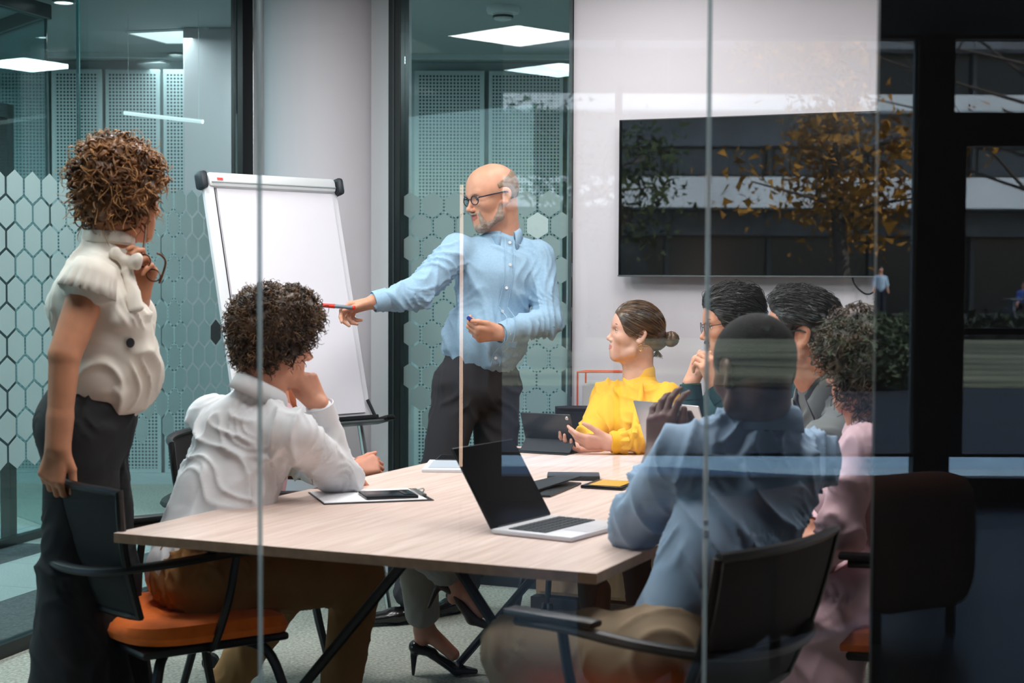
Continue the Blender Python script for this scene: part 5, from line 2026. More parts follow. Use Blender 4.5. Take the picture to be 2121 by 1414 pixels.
for k, (q, sg) in enumerate((('R', 1), ('L', -1))):      # ruffled cap sleeves
    c_ = J['sh' + q] + (J['chest'] - J['sh' + q]) * 0.06
    dn_ = nrm(J['el' + q] - J['sh' + q])
    F = frame(dn_, nrm(J['sh' + q] - J['chest']))
    vs, f = [], []
    n = 72
    for i, (rad, out, wv) in enumerate(((0.056, -0.045, 0), (0.066, -0.012, 0.001), (0.071, 0.006, 0.003), (0.078, 0.034, 0.006))):
        for a in np.linspace(0, 2 * PI, n, endpoint=False):
            r = rad + wv * math.sin(a * 17 + 1.2 * math.sin(a * 5))
            o_ = out + (0.010 * math.cos(a) if i > 1 else 0)
            vs.append(c_ + F[:, 0] * o_ + F[:, 2] * r * math.cos(a) * 1.0 + F[:, 1] * r * math.sin(a) * 0.92)
    for i in range(3):
        for a in range(n):
            b = (a + 1) % n
            f.append((i * n + a, i * n + b, (i + 1) * n + b, (i + 1) * n + a))
    o = np_mesh('sleeve_ruffle', vs, f, M_linen, H.root, True, True)
    md = o.modifiers.new('s', 'SOLIDIFY')
    md.thickness = 0.002
# neck band and bow
R = frame(H.fw, nrm(J['neck'] - J['chest']) + V3(0, 0, .4))
lp = ring_path(J['neck'] + V3(0.004, 0, 0.006), R, 0.060, 0.057, n=30)
MB().tube(lp, 0.012, 8, False, 1.6).build('neck_band', M_linen, H.root, True, True)
S = SDF()
bw = P(262, 540, 4.14)
S.ell(bw, (0.018, 0.018, 0.016))
S.ecap(bw + V3(0.005, 0, 0), bw + V3(0.035, -0.03, -0.002), (0.012, 0.009), (0.024, 0.013), V3(0, 0, 1), 0.01)
S.ecap(bw + V3(-0.005, 0, 0), bw + V3(-0.03, -0.01, 0.022), (0.012, 0.009), (0.018, 0.011), V3(0, 0, 1), 0.01)
S.ecap(bw + V3(0.0, 0, -0.01), P(282, 640, 4.08), (0.014, 0.008), (0.022, 0.010), V3(1, 0, 0), 0.01)
v, f = S.mesh(0.005, folds(0.005, 26, 4, (1, 0, 0.3), 0.3))
np_mesh('bow', v, f, M_linen, H.root, True, True)
vv_ = verts_of(sh)
s_ = surf(vv_, P(235, 708, 4.14), nrm(V3(0.75, -0.65, 0)))
button(H.root, s_, (0.75, -0.65, 0), M_plast, 0.013)
J.update(hipR=P(168, 905, 4.14), hipL=P(190, 905, 4.31), knR=P(165, 1190, 4.10), knL=P(205, 1190, 4.30), anR=P(165, 1560, 4.05), anL=P(225, 1570, 4.28))
H.trousers(J, M_blk, hipw=(0.138, 0.122), th=(0.098, 0.098), sh=(0.100, 0.150), top=P(208, 790, 4.21), seed=6, amp=0.008)
H.leather_shoe((0.9, 0.1), J['anR'] + V3(0.02, 0, 0), M_shoe)
H.leather_shoe((0.9, 0.2), J['anL'] + V3(0.02, 0, 0), M_shoe)
capx = [((0.112, 0, -0.035), (0.080, 0.085, 0.105)), ((0.02, 0, -0.125), (0.12, 0.12, 0.070))]
o, v, f = H.scalp(0.017, capx, extra=[((0), (-0.055, 0, 0.065), (0.075, 0.085, 0.085), 0.03), ((0), (-0.01, 0.0, 0.11), (0.085, 0.08, 0.055), 0.03), ((0), (-0.050, 0.0, -0.02), (0.055, 0.07, 0.05), 0.03)], m=M_cur1,
                  disp=lambda v, n: 0.014 * (vnoise(v * 34) - 0.4) + 0.006 * (vnoise(v * 90) - 0.5))
H.curls(v, f, 620, 0.055, 0.014, 0.0042, M_cur1, seed=3, outward=0.22, drop=0.25, turns=1.3)
H.curls(v, f, 220, 0.070, 0.013, 0.0017, mat('light_curl', (178, 128, 76), 0.45), name='loose_curls', seed=5, outward=0.5, drop=0.4, turns=1.5)
# the eyeglasses in her raised hand
t = thing('eyeglasses', 'tortoiseshell eyeglasses dangling from the standing curly-haired person\'s hand', 'glasses', P(315, 545, 4.16))
c0 = P(315, 545, 4.16)
M_tort = mat('tortoiseshell', (70, 36, 24), 0.3, var=(60, 0.5, (130, 76, 40)))
pt = lambda x, y, yy=4.16: P(x, y, yy) - c0
MB().tube(bez([pt(290, 461, 4.2), pt(300, 468, 4.19), pt(301, 485, 4.18), pt(296, 520, 4.16), pt(294, 536, 4.15)], 5), 0.0030, 7).build('temple', M_tort, t, True)
MB().tube(bez([pt(325, 524, 4.10), pt(336, 530, 4.10), pt(343, 543, 4.11), pt(337, 568, 4.13), pt(330, 586, 4.14)], 5), 0.0030, 7).build('temple', M_tort, t, True)
for (cx_, cy_, rx_, ry_, tl_) in ((299, 540, 13, 13, -0.3), (318, 570, 15, 12, 0.35)):
    pts = []
    for a in np.linspace(0, 2 * PI, 25):
        x_, y_ = rx_ * math.cos(a), ry_ * math.sin(a)
        pts.append(pt(cx_ + x_ * math.cos(tl_) - y_ * math.sin(tl_), cy_ + x_ * math.sin(tl_) + y_ * math.cos(tl_), 4.15 - 0.012 * math.cos(a)))
    MB().tube(pts, 0.0021, 6, False).build('rim', M_tort, t, True)
    MB().add(pts[:-1], [tuple(range(24))]).build('lens', MATS['lens_glass'], t)
MB().tube([pt(303, 552), pt(307, 558), pt(307, 563)], 0.0022, 6).build('bridge', M_tort, t, True)

# ---- 3. curly-haired man seated at the left ----------------------------------
H = Human('seated person with dark curly hair and a white shirt, fist against the cheek', (-0.88, 4.15, 0))
J = dict(pelvis=P(412, 1190, 4.24), waist=P(462, 1035, 4.36), chest=P(508, 915, 4.42), neck=P(538, 806, 4.40),
         shR=P(604, 896, 4.28), shL=P(440, 862, 4.50), elR=P(706, 988, 4.55), wrR=P(662, 838, 4.47),
         elL=V3(-0.66, 4.76, 0.81), wrL=V3(-0.56, 4.66, 0.78))
J['wsideR'] = V3(.5, -.8, 0)
J['wsideL'] = V3(0, 0, 1)
H.core(J)
H.head(P(566, 708, 4.42), (0.82, 0.52, -0.16), (0.12, 0, 1), 1.02)
H.hand('R', (-0.42, -0.10, 0.88), (0.66, -0.62, 0.30), fcurl=[(0.9, 1.3, 0.7), (1.0, 1.4, 0.8), (1.1, 1.4, 0.8), (1.2, 1.4, 0.8)], thumb=(0.3, 0.9, 0.35), s=1.0)
H.hand('L', (0.6, 0.4, -0.1), (0, 0, 1), curl=(0.3, 0.4, 0.3))
H.finish_body((204, 146, 120), (172, 100, 88))
H.face(brow=(44, 32, 26))
sh = H.shirt(J, M_wshirt, tw=(0.172, 0.130), ww=(0.150, 0.128), hw=(0.160, 0.135), sleeve=(0.072, 0.062, 0.058, 0.044), seed=5, amp=0.012, shoulder=0.068,
             neck_r=(0.072, 0.066), hem=P(405, 1180, 4.24), h=0.0062, hang=0.0, spots_extra=[(P(440, 980, 4.2), 0.2, 0.6)])
R = frame(nrm(H.fw + H.hR[:, 0] * 0.6), nrm(J['neck'] - J['chest']) + V3(0, 0, .6))
H.collar(M_wshirt, J['neck'] - V3(0, 0, 0.016), R, r=(0.078, 0.072), hgt=0.046, leaf=0.05)
J.update(hipR=V3(-0.80, 4.14, 0.55), hipL=V3(-0.88, 4.34, 0.55), knR=P(740, 1195, 4.50), knL=P(590, 1215, 4.66), anR=P(700, 1480, 4.56), anL=P(468, 1425, 4.72))
H.trousers(J, M_tan, th=(0.092, 0.074), sh=(0.068, 0.056), seed=8, amp=0.009)
MB().tube([J['anL'] + V3(0, 0, 0.05), J['anL'] - V3(0, 0, 0.05)], 0.046, 14).build('sock', mat('navy_sock', (30, 38, 62), 0.9), H.root, True, True)
H.leather_shoe((0.8, 0.5), J['anL'], M_shoeb)
H.leather_shoe((0.9, 0.2), J['anR'], M_shoeb)
o, v, f = H.scalp(0.018, [((0.112, 0, -0.040), (0.078, 0.085, 0.108)), ((0.03, 0, -0.135), (0.13, 0.12, 0.062))],
                  extra=[((0), (-0.040, 0, 0.05), (0.085, 0.092, 0.092), 0.03), ((0), (0.04, 0.0, 0.09), (0.075, 0.08, 0.060), 0.03), ((0), (-0.045, 0.0, -0.03), (0.055, 0.075, 0.055), 0.03)], m=M_cur2,
                  disp=lambda v, n: 0.012 * (vnoise(v * 40) - 0.4) + 0.006 * (vnoise(v * 100) - 0.5))
H.curls(v, f, 1500, 0.040, 0.008, 0.0021, M_cur2, seed=8, outward=0.45, drop=0.2, turns=1.9)
H.curls(v, f, 380, 0.036, 0.009, 0.0013, mat('light_curl2', (128, 98, 66), 0.45), name='loose_curls', seed=15, outward=0.55, drop=0.2, turns=1.8)
make_chair('orange-seated black chair of the curly-haired man, held by the standing person', (-0.87, 4.18, 0), face_rz((0.80, 0.60)))

# ---- 4. woman almost hidden behind the curly man -----------------------------
H = Human('person hidden behind the curly-haired man, showing clasped hands, grey trousers and black heels', (-0.84, 5.18, 0))
J = dict(pelvis=V3(-0.84, 5.18, 0.56), waist=V3(-0.84, 5.20, 0.74), chest=V3(-0.82, 5.22, 0.88), neck=P(562, 830, 5.24),
         shR=V3(-0.80, 5.09, 0.94), shL=V3(-0.80, 5.38, 0.94), elR=V3(-0.68, 5.02, 0.80), wrR=P(733, 975, 5.14),
         elL=V3(-0.74, 5.36, 0.79), wrL=P(735, 968, 5.30))
H.core(J)
H.head(P(566, 712, 5.24), (0.98, 0.15, -0.02), (0, 0, 1), 0.95, female=True, neck_r=0.048)
H.hand('R', (0.85, 0.45, 0.25), (0.2, -0.75, 0.6), curl=(0.9, 1.1, 0.6), thumb=(0.5, 0.8, 0.2), s=0.93)
H.hand('L', (0.85, -0.45, 0.25), (0.2, 0.75, 0.6), curl=(0.9, 1.1, 0.6), thumb=(0.5, 0.8, 0.2), s=0.93)
# feet and ankles belong to the body
a1, a2 = P(878, 1300, 5.38), P(948, 1206, 5.16)
k1, k2 = P(858, 1120, 5.25), P(850, 1105, 5.10)
for (k_, a_, toe) in ((k1, a1, V3(0.10, 0, -0.09)), (k2, a2, V3(0.075, 0, -0.095))):
    H.S.cap(k_, a_, 0.050, 0.030, 0.02)
    H.S.cap(a_, a_ + toe, 0.030, 0.022, 0.02)
    H.S.cap(a_, a_ + V3(-0.012, 0, -0.05), 0.028, 0.022, 0.02)
H.S.cap(J['pelvis'], k1, 0.06, 0.045, 0.03)
H.S.cap(J['pelvis'], k2, 0.06, 0.045, 0.03)
H.finish_body((202, 142, 118), (180, 100, 92), h=0.004)
H.face()
H.shirt(J, M_pink, tw=(0.150, 0.108), ww=(0.128, 0.10), hw=(0.14, 0.11), sleeve=(0.05, 0.044, 0.042, 0.032), seed=12, amp=0.006, bust=0.04, shoulder=0.050)
J.update(hipR=V3(-0.78, 5.10, 0.54), hipL=V3(-0.78, 5.26, 0.54), knR=k1, knL=k2, anR=k1 + (a1 - k1) * 0.80, anL=k2 + (a2 - k2) * 0.70)
H.trousers(J, M_lgrey, hipw=(0.15, 0.12), th=(0.088, 0.070), sh=(0.068, 0.060), seed=10, amp=0.006)
heel_shoe(H, a1 + V3(-0.040, 0, -a1[2]), (1, 0.05, 0), (0, 0, 1), M_shoe, 1.0)
heel_shoe(H, a2 + V3(-0.10, 0, -0.085), (0.90, 0.05, -0.35), (0.35, 0, 0.9), M_shoeb, 1.0)
o, v, f = H.scalp(0.012, [((0.112, 0, -0.035), (0.074, 0.08, 0.105))], extra=[('cap', (-0.05, 0.03, 0.0), (-0.03, 0.03, -0.16), 0.05, 0.03, 0.03)], m=M_cur1)
mb = MB()
rg3 = np.random.default_rng(3)
for k in range(26):
    a_ = P(600 + rg3.uniform(-6, 6), 790, 5.06)
    mb.tube(bez([a_, P(606 + rg3.uniform(-6, 6), 825, 5.03), P(613 + rg3.uniform(-7, 5), 845, 5.02), P(626 + rg3.uniform(-9, 9), 858 + rg3.uniform(-5, 5), 5.02)], 5), np.linspace(0.0026, 0.0008, 16), 4)
mb.build('hair_lock', mat('auburn_lock', (150, 76, 44), 0.5), H.root, True, True)
make_chair('black chair beneath the person hidden behind the curly-haired man', (-0.80, 5.2, 0), face_rz((1.0, 0.05)))

# ---- 5. woman in yellow -------------------------------------------------------
H = Human('smiling person in a yellow blouse with a low bun, at the far table end', to_base(P(1305, 1030, 5.95)))
J = dict(pelvis=V3(0.42, 5.98, 0.56), waist=P(1308, 945, 5.93), chest=P(1314, 862, 5.86), neck=P(1326, 780, 5.88),
         shR=P(1258, 818, 5.98), shL=P(1384, 822, 5.76), elL=P(1352, 908, 5.60), wrL=P(1262, 917, 5.56),
         elR=P(1226, 900, 5.80), wrR=P(1232, 925, 5.66))
J['wsideL'] = V3(0, 0, 1)
H.core(J)
H.head(P(1318, 693, 5.86), (-0.98, -0.10, 0.10), (0.12, 0, 1), 0.93, female=True, neck_r=0.046, smile=True)
H.hand('L', (-0.95, -0.05, 0.02), (0.05, -0.75, -0.65), fcurl=[(0.35, 0.4, 0.2), (0.5, 0.5, 0.3), (0.55, 0.6, 0.3), (0.6, 0.6, 0.3)], thumb=(0.55, 0.8, 0.25), s=0.92, tcurl=0.1)
H.hand('R', (-0.90, -0.35, -0.05), (0.0, 0.3, -0.9), fcurl=[(0.5, 0.6, 0.3)] * 4, thumb=(0.5, 0.8, 0.2), s=0.92)
H.finish_body((222, 172, 150), (200, 116, 110), h=0.0030)
H.face(brow=(58, 42, 36), iris=(30, 20, 16), brow_r=0.0018)
sh = H.shirt(J, M_yel, tw=(0.150, 0.112), ww=(0.140, 0.112), hw=(0.15, 0.12), sleeve=(0.058, 0.062, 0.060, 0.040), seed=14, amp=0.010, bust=0.045, shoulder=0.052,
             neck_r=(0.066, 0.060), stop={'L': 0.96}, h=0.006, spots_extra=[(P(1300, 880, 5.75), 0.12, 0.5)])
R = frame(nrm(H.fw + V3(-.2, 0, 0)), nrm(V3(0.05, 0.1, 1)))
S = SDF()
S.ecap(J['neck'] + V3(0.0, 0.0, -0.035), J['neck'] + V3(0.004, 0.0, 0.016), (0.066, 0.062), (0.055, 0.052), V3(0, 1, 0), 0.01)
S.ell(J['neck'] + V3(-0.006, 0, 0.064), (0.052, 0.049, 0.050), None, 0.004, True)
v, f = S.mesh(0.004)
np_mesh('neck_band', v, f, M_yel, H.root, True, True)
vv_ = verts_of(sh)
fp_ = [surf(vv_, P(x_, y_, 5.86), V3(0, -1, 0)) for x_, y_ in ((1326, 792), (1322, 815), (1312, 845), (1300, 880), (1290, 910))]
MB().tube(fp_, [0.006, 0.011, 0.013, 0.012, 0.006], 8, flat=0.6).build('front_fold', M_yel, H.root, True, True)
wl = J['elL'] + (J['wrL'] - J['elL']) * 0.94
F = frame(nrm(J['wrL'] - J['elL']), (0, 0, 1))
gth = MB()
vs, f = [], []
for i, (r_, z_, w_) in enumerate(((0.044, -0.05, 0.005), (0.040, -0.028, 0.004), (0.031, -0.016, 0.001), (0.032, 0.0, 0.001), (0.030, 0.006, 0.0), (0.026, 0.004, 0))):
    for a in np.linspace(0, 2 * PI, 48, endpoint=False):
        r2 = r_ + w_ * math.sin(a * 9)
        vs.append(wl + F[:, 0] * z_ + F[:, 1] * r2 * math.cos(a) + F[:, 2] * r2 * math.sin(a))
for i in range(5):
    for a in range(48):
        f.append((i * 48 + a, i * 48 + (a + 1) % 48, (i + 1) * 48 + (a + 1) % 48, (i + 1) * 48 + a))
gth.add(vs, f).build('gathered_cuff', M_yel, H.root, True, True)
J.update(hipR=V3(0.34, 5.95, 0.55), hipL=V3(0.50, 5.93, 0.55), knR=V3(0.26, 5.55, 0.53), knL=V3(0.42, 5.50, 0.53), anR=V3(0.30, 5.56, 0.12), anL=V3(0.46, 5.52, 0.12))
H.trousers(J, M_navy, hipw=(0.15, 0.12), th=(0.08, 0.062), sh=(0.055, 0.046), seed=11)
for q in 'RL':
    S = SDF()
    S.cap(J['an' + q] + V3(0, 0, 0.14), J['an' + q] - V3(0, 0, 0.04), 0.052, 0.046, 0.02)
    S.ecap(J['an' + q] + V3(0, 0.01, -0.07), J['an' + q] + V3(-0.05, -0.14, -0.085), (0.042, 0.04), (0.036, 0.028), V3(1, 0, 0), 0.02)
    v, f = S.mesh(0.006)
    v[:, 2] = np.maximum(v[:, 2], 0.004)
    np_mesh('boot', v, f, mat('brown_boot', (92, 50, 32), 0.5), H.root, True, True)
o, v, f = H.scalp(0.007, [((0.108, 0, -0.032), (0.072, 0.085, 0.105)), ((0.002, 0.085, -0.030), (0.032, 0.04, 0.036)), ((0.002, -0.085, -0.030), (0.032, 0.04, 0.036)), ((0.06, 0, -0.11), (0.10, 0.1, 0.06))],
                  extra=[((0), (-0.078, 0, -0.012), (0.045, 0.050, 0.045), 0.03)], m=M_brunhair, h=0.0038)
bun = H.hw(-0.138, 0.012, -0.004)
flow = lambda l: np.array([-0.118, 0.0, -0.005]) - l
H.strands(v, f, 1100, 0.10, flow, M_brunhair, r=0.0011, seed=4, lift=0.001, wob=0.0015)
H.strands(v, f, 200, 0.10, flow, mat('blonde_strand', (156, 116, 78), 0.4), r=0.0010, name='light_strands', seed=6, lift=0.002, wob=0.002)
S = SDF()
S.ell(bun, (0.030, 0.026, 0.029), None, 0.01)
S.cap(H.hw(-0.100, 0, -0.008), bun, 0.016, 0.014, 0.01)
v2, f2 = S.mesh(0.0035, lambda v, n: 0.003 * (vnoise((v - bun) * np.array([60, 60, 200])) - 0.4))
np_mesh('bun', v2, f2, M_brunhair, H.root, True, True)
mb = MB()
rg3 = np.random.default_rng(9)
for k in range(60):
    b0_ = H.hw(-0.100, rg3.uniform(-0.012, 0.02), -0.012)
    sp = rg3.uniform(-1, 1)
    mb.tube(bez([b0_, H.hw(-0.092 + 0.012 * sp, 0.02 * sp, -0.04), H.hw(-0.095 - 0.018 * sp, 0.02 * sp, -0.072 - 0.012 * rg3.random())], 4), np.linspace(0.0024, 0.0006, 9), 4)
for k in range(40):
    a = k / 40 * 2 * PI
    pts = [bun + V3(0.030 * math.cos(q) * math.cos(a * 0.5), 0.027 * math.sin(a * 0.5) * math.cos(q), 0.029 * math.sin(q)) * 1.03 for q in np.linspace(0, PI, 7)]
    mb.tube(pts, 0.0013, 4)
mb.build('tied_ends', M_brunhair, H.root, True, True)
MB().tube(ring_path(H.hw(-0.108, 0.004, -0.007), np.stack([H.hR[:, 1], H.hR[:, 2], H.hR[:, 0]], 1), 0.015, 0.015, n=16), 0.003, 6, False).build('hair_tie', M_plast, H.root, True, True)
er = H.hw(-0.006, 0.083, -0.036)
MB().tube([er + V3(0.008 * math.cos(a), -0.003, -0.010 + 0.011 * math.sin(a)) for a in np.linspace(0, 2 * PI, 16)], 0.0011, 6, False).build('hoop_earring', mat('gold', (214, 170, 90), 0.25, 1.0), H.root, True, True)
make_chair('black chair of the yellow-clad person at the far table end', (0.33, 6.04, 0), face_rz((-0.28, -0.95)))

# ---- 6. man with round glasses -------------------------------------------------
H = Human('person with swept-back dark hair, round glasses and teal shirt, hands at the chin', to_base(P(1560, 1000, 5.8)))
J = dict(pelvis=V3(0.92, 5.86, 0.57), waist=V3(0.90, 5.78, 0.82), chest=P(1568, 865, 5.70), neck=P(1566, 775, 5.68),
         shR=P(1496, 822, 5.80), shL=P(1640, 822, 5.58), elR=P(1438, 915, 5.40), wrR=P(1430, 795, 5.42),
         elL=P(1560, 925, 5.30), wrL=P(1482, 800, 5.36))
J['wsideR'] = V3(0, 1, 0)
H.core(J)
H.head(P(1519, 674, 5.62), (-0.97, -0.12, -0.14), (-0.10, 0, 1), 1.02)
H.hand('R', (0.35, -0.10, 0.92), (-0.75, -0.55, 0.25), fcurl=[(0.9, 1.0, 0.5), (0.95, 1.1, 0.5), (1.0, 1.1, 0.5), (1.0, 1.1, 0.5)], thumb=(0.4, 0.8, 0.3), s=0.98)
H.hand('L', (-0.30, -0.02, 0.94), (0.55, -0.80, 0.2), fcurl=[(0.9, 1.1, 0.5), (0.95, 1.1, 0.5), (1.0, 1.1, 0.5), (1.0, 1.1, 0.5)], thumb=(0.4, 0.8, 0.3), s=0.98)
H.finish_body((210, 152, 124), (168, 96, 86))
H.face(brow=(36, 28, 24))
H.glasses(M_plast, rim=0.0012, lens=(0.0215, 0.0205), temple=0.0014, z=0.004, x=0.108)
S = SDF()
for y in (1, -1):
    S.cap(H.hw(0.010, y * 0.0555, -0.030), H.hw(0.022, y * 0.0545, -0.068), 0.0150, 0.0150, 0.02)
    S.cap(H.hw(0.022, y * 0.0545, -0.068), H.hw(0.072, y * 0.018, -0.100), 0.0150, 0.018, 0.02)
    S.cap(H.hw(0.099, y * 0.016, -0.0465), H.hw(0.104, 0.0, -0.0445), 0.0048, 0.0052, 0.008)
S.ell(H.hw(0.079, 0, -0.098), V3(0.022, 0.027, 0.022) * 1.02, H.hR, 0.012)
v, f = S.mesh(0.0036, lambda v, n: 0.002 * (vnoise(v * 240) - 0.4))
np_mesh('beard', v, f, mat('dark_beard', (54, 42, 36), 0.8, var=(60, 0.4)), H.root, True, True)
H.shirt(J, M_teal_s, tw=(0.17, 0.12), ww=(0.155, 0.12), hw=(0.16, 0.125), seed=20, amp=0.008, sleeve=(0.064, 0.056, 0.052, 0.040))
J.update(hipR=V3(0.84, 5.82, 0.55), hipL=V3(1.0, 5.80, 0.55), knR=V3(0.76, 5.36, 0.53), knL=V3(0.92, 5.34, 0.53), anR=V3(0.78, 5.40, 0.1), anL=V3(0.94, 5.38, 0.1))
H.trousers(J, M_navy, seed=21)
for q in 'RL':
    H.leather_shoe((-0.1, -1), J['an' + q], M_shoe)
o, v, f = H.scalp(0.010, [((0.116, 0, -0.020), (0.070, 0.150, 0.098)), ((0.045, 0, -0.075), (0.105, 0.11, 0.085)), ((0.006, 0.088, -0.006), (0.024, 0.03, 0.040)), ((0.006, -0.088, -0.006), (0.024, 0.03, 0.040))],
                  extra=[((0), (0.028, 0, 0.098), (0.066, 0.056, 0.034), 0.02), ((0), (-0.02, 0, 0.100), (0.075, 0.062, 0.038), 0.03)], m=M_blackhair, disp=lambda v, n: 0.003 * (vnoise(v * 60) - 0.4))
flow2 = lambda l: np.stack([-1.0 + 0 * l[:, 0], 0.25 * l[:, 1] / 0.08, -0.25 - 0 * l[:, 0]], 1)
H.strands(v, f, 1300, 0.060, flow2, M_blackhair, r=0.0014, seed=24, lift=0.006, wob=0.004, keep=lambda l: l[:, 2] > 0.02)
H.scalp(0.0036, [((0.112, 0, -0.030), (0.070, 0.200, 0.125)), ((0.0, 0.09, -0.008), (0.023, 0.03, 0.036)), ((0.0, -0.09, -0.008), (0.023, 0.03, 0.036)), ((0.0, 0, -0.122), (0.14, 0.12, 0.066))],
        m=mat('faded_sides', (66, 52, 46), 0.85, bump=(300, 0.8, 0.002)), h=0.004, smooth_k=0.006, name='cropped_sides')
make_chair('black chair of the person with round glasses', (1.0, 5.90, 0), face_rz((-0.2, -0.95)))

# ---- 7. man in the grey jacket --------------------------------------------------
H = Human('person in a grey jacket with short dark hair and black glasses', (1.2, 4.98, 0))
J = dict(pelvis=V3(1.22, 4.98, 0.57), waist=V3(1.13, 4.93, 0.80), chest=P(1745, 905, 4.88), neck=P(1692, 778, 4.82),
         shR=P(1668, 860, 5.02), shL=P(1762, 868, 4.68), elR=P(1610, 935, 5.0), wrR=P(1530, 940, 4.96),
         elL=P(1640, 975, 4.52), wrL=P(1540, 960, 4.62))
H.core(J)
H.head(P(1666, 693, 4.78), (-0.95, 0.30, -0.04), (-0.04, 0, 1), 1.04)
H.hand('R', (-1, -0.1, -0.05), (0, 0, 1), curl=(0.4, 0.5, 0.3))
H.hand('L', (-1, 0.2, -0.05), (0, 0, 1), curl=(0.4, 0.5, 0.3))
H.finish_body((208, 146, 118), (168, 96, 86))
H.face(brow=(36, 28, 24))
H.glasses(M_plast, rim=0.0022, lens=(0.023, 0.017), temple=0.0032, z=0.004)
H.shirt(J, M_jack, tw=(0.178, 0.130), ww=(0.165, 0.13), hw=(0.17, 0.135), seed=30, amp=0.010, sleeve=(0.075, 0.066, 0.060, 0.048), name='jacket', shoulder=0.068, neck_r=(0.075, 0.066))
R = frame(nrm(H.fw), nrm(V3(-0.25, 0, 1)))
H.collar(mat('dark_collar', (44, 48, 52), 0.8), J['neck'] - V3(0, 0, 0.022), R, r=(0.078, 0.072), hgt=0.040, leaf=0.04)
H.collar(M_jack, J['neck'] - V3(0, 0, 0.045), R, r=(0.092, 0.085), hgt=0.045, leaf=0.05, open_=0.8, name='jacket_collar')
J.update(hipR=V3(1.14, 5.05, 0.55), hipL=V3(1.14, 4.88, 0.55), knR=V3(0.70, 5.05, 0.53), knL=V3(0.70, 4.86, 0.53), anR=V3(0.72, 5.05, 0.1), anL=V3(0.72, 4.86, 0.1))
H.trousers(J, M_navy, seed=31)
for q in 'RL':
    H.leather_shoe((-1, 0), J['an' + q], M_shoe)
o, v, f = H.scalp(0.010, [((0.118, 0, -0.012), (0.084, 0.200, 0.090)), ((0.055, 0, -0.070), (0.105, 0.11, 0.088)), ((0.004, 0.088, -0.004), (0.022, 0.03, 0.040)), ((0.004, -0.088, -0.004), (0.022, 0.03, 0.040)), ((-0.02, 0, -0.105), (0.11, 0.1, 0.070))],
                  extra=[((0), (0.03, 0, 0.104), (0.072, 0.058, 0.028), 0.02)], m=M_blackhair, disp=lambda v, n: 0.003 * (vnoise(v * 60) - 0.4))
H.strands(v, f, 1300, 0.050, flow2, M_blackhair, r=0.0014, seed=34, lift=0.004, wob=0.003, keep=lambda l: l[:, 2] > 0.04)
H.scalp(0.0036, [((0.112, 0, -0.030), (0.070, 0.200, 0.125)), ((0.0, 0.09, -0.008), (0.023, 0.03, 0.036)), ((0.0, -0.09, -0.008), (0.023, 0.03, 0.036)), ((0.0, 0, -0.122), (0.14, 0.12, 0.066))],
        m=mat('faded_sides', (66, 52, 46), 0.85, bump=(300, 0.8, 0.002)), h=0.004, smooth_k=0.006, name='cropped_sides')
make_chair('black chair of the person in the grey jacket', (1.26, 5.0, 0), face_rz((-1, 0.02)))

# ---- 8. man in the blue-grey shirt, seen from behind ------------------------------
H = Human('dark-skinned person in a blue-grey shirt seen from behind, elbow on the table', (0.38, 3.42, 0))
J = dict(pelvis=V3(0.38, 3.40, 0.58), waist=P(1508, 1160, 3.42), chest=P(1556, 975, 3.50), neck=P(1580, 862, 3.46),
         shL=P(1422, 940, 3.42), shR=P(1676, 950, 3.64), elL=P(1312, 1092, 3.66), wrL=P(1362, 938, 3.80),
         elR=P(1560, 1030, 4.02), wrR=P(1420, 935, 3.92))
J['wsideL'] = V3(1, 0, 0)
H.core(J)
H.head(P(1566, 772, 3.42), (-0.42, 0.88, -0.16), (-0.05, 0.12, 1), 1.0)
H.hand('L', (0.10, 0.12, 0.98), (-0.55, -0.80, 0.1), fcurl=[(0.3, 0.5, 0.3), (0.35, 0.5, 0.3), (0.4, 0.55, 0.3), (0.45, 0.6, 0.3)], thumb=(0.5, 0.8, 0.2), spread=0.2)
H.hand('R', (-0.35, -0.3, 0.85), (0.3, 0.9, 0.2), fcurl=[(0.5, 0.8, 0.4)] * 4, thumb=(0.5, 0.8, 0.2))
H.finish_body((92, 60, 46), (96, 56, 50))
H.face(brow=(20, 16, 14))
sh = H.shirt(J, M_blue2, tw=(0.185, 0.130), ww=(0.160, 0.132), hw=(0.160, 0.135), seed=40, amp=0.012, sleeve=(0.076, 0.066, 0.058, 0.044), shoulder=0.072, stop={'L': 0.72},
             neck_r=(0.078, 0.070), h=0.006, spots_extra=[(P(1560, 950, 3.4), 0.16, 0.6)])
R = frame(nrm(H.fw), nrm(V3(-0.05, 0.25, 1)))
H.collar(M_blue2, J['neck'] - V3(0, 0, 0.02), R, r=(0.080, 0.074), hgt=0.048, leaf=0.05)
yk = [surf(verts_of(sh), P(x_, y_, 3.5), V3(0, -1, 0)) for x_, y_ in ((1440, 925), (1500, 930), (1570, 938), (1640, 940))]
MB().tube(bez(yk, 4), 0.0022, 6).build('yoke_seam', M_blue2, H.root, True, True)
J.update(hipL=V3(0.30, 3.30, 0.56), hipR=V3(0.42, 3.50, 0.56), knL=P(1080, 1345, 3.46), knR=P(1240, 1350, 3.80), anL=P(1090, 1740, 3.50), anR=P(1240, 1700, 3.85))
H.trousers(J, M_khaki, th=(0.105, 0.086), sh=(0.075, 0.06), seed=41, amp=0.006)
for q in 'RL':
    H.leather_shoe((-0.8, 0.5), J['an' + q], M_shoeb)
H.scalp(0.0032, [((0.102, 0, -0.040), (0.062, 0.085, 0.110)), ((0.03, 0, -0.125), (0.12, 0.11, 0.075)), ((0.004, 0.086, -0.004), (0.022, 0.03, 0.034)), ((0.004, -0.086, -0.004), (0.022, 0.03, 0.034))],
        m=mat('cropped_black_hair', (20, 18, 18), 0.9, bump=(300, 0.8, 0.002)), h=0.004)
